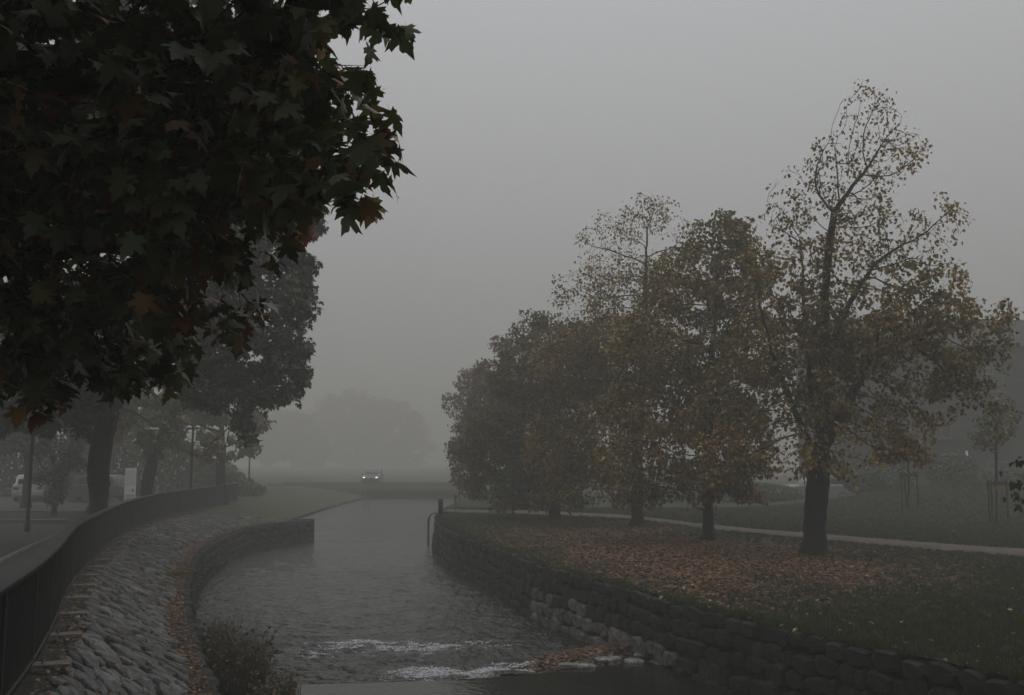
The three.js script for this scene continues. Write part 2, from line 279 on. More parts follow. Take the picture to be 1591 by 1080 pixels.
function retaining(name, label, fn, d0, d1, top, bottom, batter, side, clean, rowH, seed) {
  const wall = thing(name, label, 'wall');
  const ds = []; for (let d = d0; d <= d1; d += 0.3) ds.push(d);
  // core behind the stones
  const tr = track(fn, d0, d1), r = rng(seed), H = top - bottom;
  const core = sheet(ds.length, 4, (i, j) => { const d = ds[i], q = tr.at(0), t = [0, 0.02, 1, 1][j], o = [0.3, 0.03, 0.03 - 0, 0][j]; const y = [top - 0.03, top - 0.03, bottom, bottom - 0.3][j]; return { p: [fn(d) + side * (o + 0.03) - side * batter * (top - y) / H, y, -d], uv: [d, y] }; });
  mesh('core', core, M.mortar, wall);
  const list = [], rows = Math.round(H / rowH);
  for (let k = 0; k < rows; k++) {
    const y0 = bottom + H * k / rows, y1 = bottom + H * (k + 1) / rows, cap = k === rows - 1;
    for (let s = rnd(0, 0.3, r); s < tr.length;) {
      const w = cap ? rnd(0.2, 0.6, r) : rnd(0.15, 0.5, r), q = tr.at(s + w / 2), yc = (y0 + y1) / 2 + rnd(-0.04, cap ? 0.01 : 0.04, r), tall = !cap && r() < 0.14 ? 1.5 : 1;
      const N = V(q.T.z, 0, -q.T.x).multiplyScalar(q.T.z * -side > 0 ? 1 : -1); if (Math.sign(N.x) !== -side) N.negate();
      const X = q.T.clone(), Z = N, Y = V(0, 1, 0), hand = X.clone().cross(Y).dot(Z) < 0; if (hand) X.negate();
      const rot = rnd(-0.13, 0.13, r); X.applyAxisAngle(Z, rot); Y.applyAxisAngle(Z, rot);
      const mats = clean(q, k, r) ? wallClean : wallStone;
      list.push({ geo: blockShapes[(r() * 12) | 0], mat: mats[(r() * mats.length) | 0], key: q.d, m: basis(X, Y, Z, V(q.x - side * batter * (top - yc) / H, yc, q.z), w * 1.02, (y1 - y0) * tall * rnd(0.82, 1.08, r), cap ? rnd(0.05, 0.1, r) : rnd(0.03, 0.11, r)) });
      s += w;
    }
  }
  placeStones(list.filter((s) => s.key > 8), wall, 'stone', wallStone, 300);
  return wall;
}
const SIDE_RIGHT = 1, SIDE_LEFT = -1;
retaining('retaining_wall', 'dark mossy stone retaining wall below the leaf covered lawn', wallX, 4, 41.2, 0.0, -1.34, 0.12, SIDE_RIGHT, (q, k, r) => q.d > 16.2 && q.d < 22.5 && (k === 1 || (k === 2 && q.d > 18.5 && r() < 0.45) || k === 0), 0.26, 501);
retaining('river_wall', 'low dark stone wall along the foot of the paved slope', edgeRaw, 6, 43.4, LEDGE - 0.01, -1.34, 0.16, SIDE_LEFT, () => false, 0.25, 502);
{ // end face of the low river wall and the end of the right wall
  const e = mesh('wall_end', new THREE.BoxGeometry(4.4, 1.1, 0.35).translate(-11.0, -0.85, -43.45), M.mortar); tag(e, 'plain end face of the low river wall', 'wall');
  const c = mesh('wall_end', new THREE.BoxGeometry(5, 1.36, 0.4).translate(-0.75, -0.68, -41.2), M.mortar); tag(c, 'plain return face at the corner of the retaining wall', 'wall');
}
{ // stone paved slope
  const slope = thing('stone_embankment', 'sloping embankment paved with grey slabs of stone below the railing', 'embankment');
  const d0 = 7, d1 = 43, tr = track((d) => (slopeTop(d) + slopeFoot(d)) / 2, d0, d1), r = rng(777), list = [];
  const surf = (s, t) => { const q = tr.at(s), a = slopeTop(q.d) + 0.12 + 0.05 * Math.sin(q.d * 7), b = slopeFoot(q.d); return V(mix(a, b, t), mix(bankY(q.d), LEDGE - 0.01, t), -q.d); };
  for (let s = 0; s < tr.length + 1.6;) {
    const w = rnd(0.08, 0.15, r);
    const L = Math.abs(slopeFoot(tr.at(s).d) - slopeTop(tr.at(s).d));
    for (let t = rnd(-0.1, 0.02, r); t < 0.98;) {
      const len = rnd(0.24, 0.62, r), dt = len / L, tc = t + dt / 2, sc = s - tc * 1.5 + 0.08 * Math.sin(tc * 9 + s);
      t += dt;
      if (tc > 1 || tc < 0 || sc < 0) continue;
      const p = surf(sc, tc), a = surf(sc, Math.max(0, tc - 0.05)), b = surf(Math.max(0, sc - 0.15), Math.min(1, tc + 0.05));
      const X = b.clone().sub(a).normalize(), up = V(0.22, 1, 0).normalize(); const Y = up.clone().cross(X).normalize(), Z = X.clone().cross(Y).normalize();
      const rr = rnd(-0.14, 0.14, r); X.applyAxisAngle(Z, rr); Y.applyAxisAngle(Z, rr);
      const tl = rnd(-0.16, 0.1, r); Y.applyAxisAngle(X, tl); Z.applyAxisAngle(X, tl); const t2 = rnd(-0.05, 0.05, r); X.applyAxisAngle(Y, t2); Z.applyAxisAngle(Y, t2);
      const pick = r(), mat = slopeStone[pick < 0.3 ? 0 : pick < 0.52 ? 1 : pick < 0.72 ? 2 : pick < 0.82 ? 3 : pick < 0.92 ? 4 : 5];
      list.push({ geo: stoneShapes[(r() * 14) | 0], mat, key: p.length(), m: basis(X, Y, Z, p.add(V(0, rnd(-0.015, 0.02, r), 0)), len * 1.04, w * rnd(0.78, 1.05, r), rnd(0.03, 0.07, r)) });
    }
    s += w;
  }
  placeStones(list, slope, 'stone', slopeStone, 300);
}

// ------------------------------------------------------------------ railing on the left bank
{
  const fence = thing('railing', 'long dark metal railing with flat handrail above the stone slope', 'railing');
  const d0 = 4, d1 = 57, tr = track(fenceX, d0, d1, 0.05), H = 1.1;
  const ribbon = (prof, n = 300) => sheet(n, prof.length, (i, j) => { const q = tr.at(tr.length * i / (n - 1)), N = V(-q.T.z, 0, q.T.x), p = V(q.x, bankY(q.d), q.z).addScaledVector(N, prof[j][0]); return { p: [p.x, p.y + prof[j][1], p.z], uv: [q.d, prof[j][0]] }; });
  const boxProf = (w, a, b) => [[-w, a], [-w, b - 0.006], [-w + 0.008, b], [w - 0.008, b], [w, b - 0.006], [w, a], [-w, a]];
  mesh('handrail', ribbon(boxProf(0.085, H - 0.05, H)), M.rail, fence);
  mesh('upper_rail', ribbon(boxProf(0.025, H - 0.09, H - 0.055)), M.fence, fence);
  mesh('lower_rail', ribbon(boxProf(0.03, 0.07, 0.12)), M.rail, fence);
  const post = new THREE.BoxGeometry(0.05, H - 0.02, 0.07).translate(0, (H - 0.06) / 2 - 0.02, 0), foot = stoneGeo(55, 8, 9); 
  const footing = new THREE.BoxGeometry(0.5, 0.16, 0.24, 2, 1, 1).translate(0.14, 0.0, 0); { const p = footing.attributes.position, r = rng(5); for (let i = 0; i < p.count; i++) p.setXYZ(i, p.getX(i) * (p.getY(i) > 0 ? 0.96 : 1), p.getY(i), p.getZ(i) * (p.getY(i) > 0 ? 0.9 : 1)); footing.computeVertexNormals(); }
  const boltG = new THREE.CylinderGeometry(0.014, 0.014, 0.05, 8).translate(0.02, 0.105, 0);
  for (let s = 0.6; s < tr.length; s += 1.9) {
    const q = tr.at(s), yaw = Math.atan2(q.T.x, q.T.z);
    const p = mesh('post', post, M.fence, fence); p.position.set(q.x, bankY(q.d), q.z); p.rotation.y = yaw;
    if (q.d < 36) { const f = mesh('footing', footing, M.concrete, fence); f.position.set(q.x, bankY(q.d) + 0.0, q.z); f.rotation.y = yaw + Math.PI + 0.0; 
      const out = V(1, 0, 0).applyAxisAngle(V(0, 1, 0), f.rotation.y); if (out.x < 0) f.rotation.y += Math.PI;
      const b = mesh('bolt', boltG, M.bolt, f); b.position.set(0.1, 0, 0.05); const b2 = mesh('bolt', boltG, M.bolt, f); b2.position.set(0.1, 0, -0.05); }
  }
  const bar = new THREE.BoxGeometry(0.022, H - 0.16, 0.022).translate(0, 0.08 + (H - 0.16) / 2, 0), rest = [];
  let n = 0;
  for (let s = 0.1; s < tr.length; s += 0.115) {
    const q = tr.at(s), yaw = Math.atan2(q.T.x, q.T.z);
    const own = q.d > 8 && n < 300;
    if (own) { n++; const b = mesh('bar', bar, M.fence, fence); b.position.set(q.x, bankY(q.d), q.z); b.rotation.y = yaw; }
    else rest.push(bar.clone().rotateY(yaw).translate(q.x, bankY(q.d), q.z));
  }
  stuff(mesh('railing_bars', mergeGeometries(rest), M.fence, fence));
}

// ------------------------------------------------------------------ leaves
function shapeLeaf(half, bend, seed, stalk = 0.3) {
  const r = rng(seed), j = () => rnd(-0.025, 0.025, r);
  const L = half.map(([x, y]) => [x && x + j(), y + (x ? j() : 0)]), Rr = half.slice(1, -1).map(([x, y]) => [-(x + j()), y + j()]).reverse();
  const s = new THREE.Shape([...L, ...Rr].map(([x, y]) => new THREE.Vector2(x, y)));
  let g = new THREE.ShapeGeometry(s);
  if (stalk) { const st = new THREE.BufferGeometry(); st.setAttribute('position', new THREE.Float32BufferAttribute([-0.012, 0.05, 0, 0.012, 0.05, 0, 0, -stalk, 0.03], 3)); st.setAttribute('normal', new THREE.Float32BufferAttribute([0, 0, 1, 0, 0, 1, 0, 0, 1], 3)); st.setAttribute('uv', new THREE.Float32BufferAttribute([0, 0, 0, 0, 0, 0], 2)); st.setIndex([0, 1, 2]); g = mergeGeometries([g, st]); }
  const p = g.attributes.position; for (let i = 0; i < p.count; i++) { const x = p.getX(i), y = p.getY(i); p.setZ(i, p.getZ(i) + bend[0] * x * x + bend[1] * (y - 0.2) ** 2 + bend[2] * Math.abs(x) + bend[3] * x * y); }
  g.computeVertexNormals(); g.translate(0, stalk, 0); return g;
}
const planeHalf = [[0, 0], [0.1, -0.04], [0.3, -0.13], [0.27, -0.02], [0.46, 0.04], [0.35, 0.12], [0.25, 0.19], [0.4, 0.25], [0.62, 0.42], [0.48, 0.43], [0.47, 0.52], [0.33, 0.47], [0.19, 0.43], [0.25, 0.58], [0.21, 0.7], [0.12, 0.73], [0, 1.02]];
const mapleHalf = [[0, 0], [0.3, -0.1], [0.27, 0.05], [0.5, 0.2], [0.4, 0.26], [0.52, 0.5], [0.28, 0.44], [0.2, 0.5], [0.22, 0.72], [0, 1.0]];
const limeHalf = [[0, 0], [0.28, -0.06], [0.45, 0.2], [0.4, 0.5], [0.2, 0.8], [0, 1.05]];
const planeLeaves = [[-0.5, -0.3, 0.12, 0.1], [-0.2, 0.35, -0.15, -0.2], [0.5, -0.5, -0.2, 0.2], [-0.9, -0.1, 0.2, 0.1]].map((b, i) => shapeLeaf(planeHalf, b, 900 + i, 0.4));
const mapleLeaves = [[-0.5, -0.3, 0.1, 0.1], [0.4, 0.2, -0.2, 0]].map((b, i) => shapeLeaf(mapleHalf, b, 920 + i, 0.3));
const limeLeaves = [[-0.6, -0.3, 0.25, 0], [0.3, -0.4, -0.1, 0.2]].map((b, i) => shapeLeaf(limeHalf, b, 940 + i, 0.25));
function leafMatrix(m, p, size, r, droop = 0.9) {
  const e = new THREE.Euler(-Math.PI / 2 + droop * -1 + rnd(-0.7, 0.7, r), 0, rnd(-0.6, 0.6, r)), q = new THREE.Quaternion().setFromEuler(e), yaw = new THREE.Quaternion().setFromAxisAngle(V(0, 1, 0), rnd(0, Math.PI * 2, r));
  return m.compose(p, yaw.multiply(q), V(size, size, size));
}
function leafCloud(name, parent, geos, mat, spots, r, palette) {   // spots: {p, size}; palette(p, r) -> colour
  const out = [];
  geos.forEach((g, k) => {
    const mine = spots.filter((_, i) => i % geos.length === k); if (!mine.length) return;
    const im = new THREE.InstancedMesh(g, mat, mine.length), m = new THREE.Matrix4();
    mine.forEach((s, i) => { im.setMatrixAt(i, leafMatrix(m, s.p, s.size, r, s.droop ?? 0.9)); im.setColorAt(i, palette(s.p, r)); });
    im.name = name; stuff(im); parent.add(im); out.push(im);
  });
  return out;
}
const palettes = {
  lime: (p, r) => { const n = fbm(p.x * 0.7, p.y * 0.7, p.z * 0.7, 3), k = rnd(0.6, 1.25, r), t = r() + (n - 0.5) * 1.6; return t < 0.35 ? lin(0.12 * k, 0.115 * k, 0.022 * k) : t < 0.72 ? lin(0.28 * k, 0.18 * k, 0.03 * k) : t < 0.9 ? lin(0.2 * k, 0.1 * k, 0.025 * k) : lin(0.38 * k, 0.24 * k, 0.035 * k); },
  olive: (p, r) => { const n = fbm(p.x * 0.7, p.y * 0.7, p.z * 0.7, 3), k = rnd(0.6, 1.25, r), t = r() + (n - 0.5) * 1.6; return t < 0.62 ? lin(0.12 * k, 0.125 * k, 0.035 * k) : t < 0.88 ? lin(0.2 * k, 0.15 * k, 0.04 * k) : lin(0.17 * k, 0.09 * k, 0.035 * k); },
  rust: (p, r) => { const n = fbm(p.x * 0.7, p.y * 0.7, p.z * 0.7, 3), k = rnd(0.6, 1.2, r), t = r() + (n - 0.5) * 1.6; return t < 0.4 ? lin(0.16 * k, 0.09 * k, 0.04 * k) : t < 0.8 ? lin(0.14 * k, 0.11 * k, 0.04 * k) : lin(0.2 * k, 0.085 * k, 0.04 * k); },
  green: (p, r) => { const k = rnd(0.7, 1.3, r), t = r(); return t < 0.95 ? lin(0.045 * k, 0.062 * k, 0.03 * k) : lin(0.14 * k, 0.1 * k, 0.03 * k); },
  plane: (p, r) => { const n = fbm(p.x * 1.3, p.y * 1.3, p.z * 1.3, 3), k = rnd(0.7, 1.3, r), t = r() + (n - 0.5) * 1.4; return t < 0.66 ? lin(0.06 * k, 0.078 * k, 0.022 * k) : t < 0.84 ? lin(0.13 * k, 0.11 * k, 0.025 * k) : t < 0.94 ? lin(0.24 * k, 0.13 * k, 0.03 * k) : lin(0.2 * k, 0.06 * k, 0.025 * k); },
};

// ------------------------------------------------------------------ trees, grown into their crowns
function grow(base, trunk, blobs, o) {
  const r = rng(o.seed), A = [];
  const vol = blobs.map((b) => b.r.x * b.r.y * b.r.z * (b.w ?? 1)), tot = vol.reduce((a, b) => a + b, 0);
  blobs.forEach((b, k) => { const n = Math.max(6, Math.round(o.attractors * vol[k] / tot)); for (let i = 0; i < n; i++) { const d = V(rnd(-1, 1, r), rnd(-1, 1, r), rnd(-1, 1, r)); if (d.length() > 1 || d.length() < 0.02) { i--; continue; } d.multiplyScalar(Math.pow(d.length(), -0.35)); A.push({ p: d.multiply(b.r).add(b.c), n: 0, d: 1e9 }); } });
  const N = []; const add = (p, par) => { N.push({ p, par, kids: 0, r: 0 }); if (par >= 0) N[par].kids++; const k = N.length - 1; for (const a of A) { const d = a.p.distanceTo(p); if (d < a.d) { a.d = d; a.n = k; } } return k; };
  const step = o.step ?? 0.3, kill = o.kill ?? 0.5;
  for (const path of trunk) {   // given stems: lists of points, the first one from the root
    let prev = path.from === undefined ? add(path.p[0].clone(), -1) : path.from(N);
    for (let i = 0; i < path.p.length - 1; i++) { const a = path.p[i], b = path.p[i + 1], n = Math.max(1, Math.round(a.distanceTo(b) / step)); for (let k = 1; k <= n; k++) prev = add(a.clone().lerp(b, k / n).add(V(rnd(-1, 1, r), 0, rnd(-1, 1, r)).multiplyScalar(0.02)), prev); }
  }
  let live = A;
  for (let it = 0; it < (o.rounds ?? 140) && live.length; it++) {
    const pull = new Map();
    for (const a of live) { const d = a.p.clone().sub(N[a.n].p).normalize(); const q = pull.get(a.n); if (q) q.add(d); else pull.set(a.n, d.clone()); }
    let grew = 0;
    for (const [k, d] of pull) { if (N[k].kids > 3) continue; d.normalize().add(V(rnd(-1, 1, r), rnd(-0.8, 1, r), rnd(-1, 1, r)).multiplyScalar(0.22)).normalize(); if (N[k].par >= 0) { const b = N[k].p.clone().sub(N[N[k].par].p).normalize(); d.addScaledVector(b, 0.35).normalize(); } add(N[k].p.clone().addScaledVector(d, step), k); grew++; }
    live = live.filter((a) => a.d > kill); if (!grew || N.length > (o.most ?? 5000)) break;
  }
  // twig tips: short side shoots off thin ends
  const ends = N.length; for (let k = 0; k < ends; k++) if (!N[k].kids && N[k].par >= 0) { const b = N[k].p.clone().sub(N[N[k].par].p).normalize(); for (let q = 0; q < 2; q++) { const d = b.clone().add(V(rnd(-1, 1, r), rnd(-1, 0.8, r), rnd(-1, 1, r)).multiplyScalar(0.7)).normalize(); N.push({ p: N[k].p.clone().addScaledVector(d, step * rnd(0.6, 1.2, r)), par: k, kids: 0, r: 0 }); N[k].kids++; } }
  const r0 = o.tip ?? 0.006, e = 2.2, kidsOf = N.map(() => []);
  for (let k = N.length - 1; k >= 0; k--) { const n = N[k]; n.r = n.r ? Math.pow(n.r, 1 / e) : r0; if (n.par >= 0) { N[n.par].r += Math.pow(n.r, e); kidsOf[n.par].push(k); } }
  const pw = Math.log(o.radius / r0) / Math.log(N[0].r / r0); for (const n of N) n.r = r0 * Math.pow(n.r / r0, pw);
  for (const n of N) { const h = n.p.y - base.y; n.r *= 1 + 0.55 * Math.exp(-h / 0.22) * (h < 1.2 ? 1 : 0); }
  // chains
  const chains = [], stack = [[0, -1]];
  while (stack.length) { const [s, par] = stack.pop(), c = par >= 0 ? [par] : []; let k = s; for (;;) { c.push(k); const ks = kidsOf[k]; if (!ks.length) break; let best = ks[0]; for (const q of ks) if (N[q].r > N[best].r) best = q; for (const q of ks) if (q !== best) stack.push([q, k]); k = best; } chains.push(c); }
  return { N, chains, r };
}
function tube(N, c, sides, first) {
  const pos = [], uv = [], idx = []; let len = 0; const up = V(0, 1, 0), U = V(0, 0, 0), W = V(0, 0, 0);
  c.forEach((k, i) => {
    const n = N[k], a = N[c[Math.max(0, i - 1)]].p, b = N[c[Math.min(c.length - 1, i + 1)]].p, t = b.clone().sub(a).normalize();
    if (i) len += n.p.distanceTo(N[c[i - 1]].p);
    if (i === 0) { U.copy(Math.abs(t.y) > 0.9 ? V(1, 0, 0) : up).cross(t).normalize(); } else { U.addScaledVector(t, -U.dot(t)).normalize(); }
    W.copy(t).cross(U);
    let rr = n.r; if (i === 0 && !first) rr = Math.min(n.r * 0.8, N[c[1]].r * 1.25); if (i === c.length - 1) rr *= 0.4;
    for (let s = 0; s <= sides; s++) { const g = s / sides * Math.PI * 2, q = rr * (1 + (rr > 0.08 ? 0.1 * (noise3(Math.cos(g) * 2 + 5, Math.sin(g) * 2 + 5, len * 0.6) - 0.5) * 2 : 0)); pos.push(n.p.x + (U.x * Math.cos(g) + W.x * Math.sin(g)) * q, n.p.y + (U.y * Math.cos(g) + W.y * Math.sin(g)) * q, n.p.z + (U.z * Math.cos(g) + W.z * Math.sin(g)) * q); uv.push(s / sides * Math.max(0.1, Math.round(rr * 6.3 / 0.6)), len / 1.2); }
    if (i) for (let s = 0; s < sides; s++) { const A = (i - 1) * (sides + 1) + s; idx.push(A, A + 1, A + sides + 1, A + 1, A + sides + 2, A + sides + 1); }
  });
  const g = new THREE.BufferGeometry(); g.setAttribute('position', new THREE.Float32BufferAttribute(pos, 3)); g.setAttribute('uv', new THREE.Float32BufferAttribute(uv, 2)); g.setIndex(idx); g.computeVertexNormals(); return g;
}
function tree(name, label, base, trunk, blobs, o) {
  const root = thing(name, label, 'tree', base, o.group), { N, chains, r } = grow(base, trunk, blobs, o);
  for (const n of N) n.p.sub(base);
  chains.sort((a, b) => N[b[Math.min(1, b.length - 1)]].r * b.length - N[a[Math.min(1, a.length - 1)]].r * a.length);
  const main = chains.find((c) => c[0] === 0), bm = o.bark ?? M.bark;
  mesh('trunk', tube(N, main, 12, true), bm, root);
  let limbs = 0; const twigs = [];
  for (const c of chains) { if (c === main || c.length < 2) continue; const rr = N[c[1]].r; if (limbs < (o.limbs ?? 14) && rr > 0.03) { mesh('branch', tube(N, c, 7), bm, root); limbs++; } else twigs.push(tube(N, c, rr > 0.02 ? 5 : 3)); }
  if (twigs.length) stuff(mesh('twigs', mergeGeometries(twigs), bm, root));
  const thin = N.map((n, i) => i).filter((i) => N[i].r < (o.leafOn ?? 0.013) && N[i].par >= 0), spots = [];
  const sp = o.spread ?? 0.16;
  for (let i = 0; i < o.leaves && thin.length; i++) { const k = thin[(r() * thin.length) | 0], a = N[k].p, b = N[N[k].par].p, p = a.clone().lerp(b, r()).add(V(rnd(-1, 1, r), rnd(-1.1, 0.7, r), rnd(-1, 1, r)).multiplyScalar(sp)); if (r() < (o.gaps ?? 0.85) * sstep(0.56, 0.4, fbm(p.x * 0.95 + o.seed, p.y * 1.2, p.z * 0.95, 3)) || (o.thin && r() < o.thin(p))) continue; spots.push({ p, size: rnd(o.leafSize * 0.65, o.leafSize * 1.2, r) * (o.thin ? 1 - 0.22 * sstep(6, 10, p.y) : 1) }); }
  if (o.own) o.own(root, spots, r);
  leafCloud('crown', root, o.geos, o.leafMat ?? M.leaf, spots, r, o.palette);
  return root;
}
const blobAt = (depth) => (px, py, rx, ry, dz = 0, rz) => ({ c: atDepth(px, py, depth + dz), r: V(rx, ry, rz ?? rx * 0.85).multiplyScalar((depth + dz) / F) });
{ // tall lime tree, the foremost of the row
  const b = onLevel(1265, 862, 0.0), d = -b.z, B = blobAt(d), P = (px, py, dz = 0) => atDepth(px, py, d + dz);
  const G = 'lime trees along the stream bank';
  tree('lime_tree', 'tall lime tree with thinning ochre leaves and bare pointed top beside the gravel path', b,
    [{ p: [b, P(1268, 790), P(1274, 712), P(1280, 640), P(1282, 520, 0.1), P(1284, 420), P(1296, 330, -0.1)] },
      { from: (N) => N.findIndex((n) => n.p.y > 2.15), p: [P(1273, 720), P(1240, 650, -0.3), P(1205, 570, -0.5), P(1180, 470, -0.6)] },
      { from: (N) => N.findIndex((n) => n.p.y > 2.3), p: [P(1275, 710), P(1310, 640, -0.2), P(1350, 560, -0.4), P(1420, 520, -0.5)] },
      { from: (N) => N.findIndex((n) => n.p.y > 2.5), p: [P(1277, 690), P(1258, 600, 0.4), P(1250, 480, 0.6), P(1245, 380, 0.7)] },
      { from: (N) => N.findIndex((n) => n.p.y > 4.4), p: [P(1282, 560), P(1320, 470, 0.3), P(1360, 410, 0.3)] }],
    [...[B(1342, 175, 48, 52), B(1320, 265, 80, 60), B(1395, 235, 52, 48), B(1420, 225, 28, 40)].map((b) => ({ ...b, w: 2.6 })), B(1250, 320, 70, 60), B(1350, 370, 90, 70), { ...B(1460, 345, 42, 50, 0.2), w: 2 }, B(1430, 440, 75, 60), B(1220, 430, 70, 80), B(1320, 500, 110, 80), B(1510, 530, 60, 75, -0.3), B(1545, 480, 26, 40), B(1400, 560, 110, 70), B(1215, 580, 85, 80), B(1320, 630, 110, 55), B(1180, 680, 60, 55, -0.5), B(1140, 610, 60, 60, 0.6), B(1190, 510, 60, 60), B(1110, 700, 40, 45, -0.3), B(1470, 610, 60, 45), B(1440, 480, 70, 50), B(1400, 680, 55, 50), B(1535, 635, 30, 55), B(1300, 700, 75, 45, -0.8)],
    { seed: 11, attractors: 2300, radius: 0.26, tip: 0.0045, step: 0.22, kill: 0.3, most: 9500, leaves: 36000, gaps: 0.65, leafSize: 0.098, geos: limeLeaves, palette: palettes.lime, spread: 0.2, group: G, thin: (p) => 0.66 * sstep(6, 10, p.y) });
  const row = (px, py, lvl, label, stems, blobs, o) => { const b = onLevel(px, py, lvl), d = -b.z, B = blobAt(d), P = (x, y, dz = 0) => atDepth(x, y, d + dz); tree('lime_tree', label, b, [{ p: [b, ...stems.map((s) => P(...s))] }], blobs.map((q) => B(...q)), { tip: 0.005, step: 0.26, kill: 0.36, most: 8000, leafSize: 0.105, geos: limeLeaves, spread: 0.26, gaps: 0.6, group: G, ...o }); };
  row(1100, 840, 0, 'slim lime tree with dense yellow brown crown hanging low, second along the lawn', [[1099, 770], [1102, 640], [1110, 480], [1118, 380]],
    [[1125, 370, 55, 45], [1095, 440, 95, 75], [1170, 420, 45, 50], [1060, 540, 110, 80], [1160, 540, 60, 70], [1030, 640, 100, 70], [1120, 660, 80, 65], [990, 720, 70, 55], [1080, 730, 80, 40], [1160, 700, 45, 50], [1040, 757, 60, 22], [1145, 750, 42, 22], [970, 765, 40, 18]], { seed: 22, attractors: 1800, radius: 0.15, leaves: 40000, palette: palettes.lime });
  row(990, 817, 0, 'lime tree with bare twiggy dome top rising behind the low crowns', [[991, 700], [1000, 560], [1004, 400]],
    [[1005, 345, 55, 45], [940, 380, 45, 50], [1040, 370, 35, 45], [985, 440, 100, 60], [900, 450, 40, 40], [960, 540, 110, 70], [880, 560, 60, 60], [930, 650, 90, 70], [870, 690, 60, 55], [950, 740, 60, 30], [905, 765, 60, 22], [1000, 760, 45, 25]], { seed: 33, attractors: 1800, radius: 0.19, leaves: 38000, palette: palettes.lime, thin: (p) => 0.6 * sstep(7, 9.5, p.y) });
  row(862, 808, 0, 'broad olive green lime tree with crown drooping to the lawn', [[863, 740], [862, 640], [850, 540]],
    [[832, 505, 32, 30], [870, 540, 60, 50], [820, 580, 60, 60], [900, 610, 70, 70], [800, 660, 70, 60], [860, 710, 80, 60], [760, 700, 45, 55], [810, 755, 60, 28], [740, 740, 25, 30], [800, 775, 55, 16], [870, 770, 50, 18]], { seed: 44, attractors: 1500, radius: 0.19, leaves: 38000, palette: palettes.olive, leafSize: 0.115 });
  row(800, 789, 0, 'rust tinted lime tree half hidden behind the drooping olive one', [[800, 720], [798, 620]],
    [[795, 545, 30, 32], [770, 610, 45, 60], [830, 620, 50, 60], [745, 680, 45, 45], [790, 700, 60, 50], [725, 720, 25, 35]], { seed: 55, attractors: 700, radius: 0.2, leaves: 24000, palette: palettes.rust, leafSize: 0.13, most: 3500, limbs: 6 });
  row(735, 778, -0.05, 'pale fog bound lime tree at the far end of the row', [[738, 700], [738, 640]],
    [[740, 590, 30, 28], [715, 625, 24, 30], [750, 650, 40, 50], [720, 690, 20, 30]], { seed: 66, attractors: 500, radius: 0.2, leaves: 9000, palette: palettes.rust, leafSize: 0.14, most: 2500, limbs: 5 });
}
{ // maple behind the railing
  const d = 30, b = onLevel(153, 796, -0.1), B = blobAt(27), P = (px, py, dp = 30) => atDepth(px, py, dp);
  const t = tree('maple_tree', 'dark green maple behind the railing with a thick forked trunk', b,
    [{ p: [b, P(153, 740, 30.5), P(158, 690), P(175, 620, 29), P(200, 500, 28), P(240, 380, 27)] },
      { from: (N) => N.findIndex((n) => n.p.y > 2.5), p: [P(156, 700), P(120, 660, 30), P(70, 600, 29), P(30, 520, 28)] },
      { from: (N) => N.findIndex((n) => n.p.y > 4.0), p: [P(172, 630, 29), P(215, 578, 27), P(265, 574, 26), P(330, 560, 25.5), P(400, 540, 25.5)] }],
    [...[B(445, 330, 62, 48), B(430, 395, 62, 45), B(435, 465, 58, 45), B(395, 540, 80, 48), B(452, 575, 34, 34), B(320, 590, 55, 32), B(370, 640, 24, 30), B(400, 615, 34, 25)].map((b) => ({ ...b, w: 3.5 })), ...[B(300, 450, 110, 110), B(330, 290, 140, 110), B(120, 520, 150, 100), B(80, 620, 110, 45, 2), B(200, 250, 200, 120), B(10, 620, 70, 60, 3), B(330, 120, 160, 130), B(120, 60, 200, 150)].map((b, i) => ({ ...b, w: [1, 0.5, 0.35, 1, 0.2, 0.8, 0.2, 0.15][i] }))],
    { seed: 77, attractors: 3600, radius: 0.34, tip: 0.006, step: 0.3, kill: 0.4, most: 13000, leaves: 110000, leafSize: 0.165, geos: mapleLeaves, palette: palettes.green, bark: M.barkDark, leafMat: M.leaf, spread: 0.24, gaps: 0.3 });
  // bare twigs hanging below the crown
  const tw = (pts) => { const c = new THREE.CatmullRomCurve3(pts.map(([x, y]) => P(x, y, 25.2).sub(t.position))); mesh('bare_twig', new THREE.TubeGeometry(c, 14, 0.011, 4), M.barkDark, t); };
  tw([[372, 612], [366, 640], [356, 662], [345, 676], [326, 690]]); tw([[356, 664], [353, 685], [344, 701]]); tw([[366, 640], [378, 668], [383, 688], [408, 684]]); tw([[380, 610], [392, 632], [410, 646], [422, 668]]); tw([[383, 688], [395, 680]]); tw([[392, 632], [410, 625], [437, 614]]); tw([[410, 625], [415, 614]]);
}
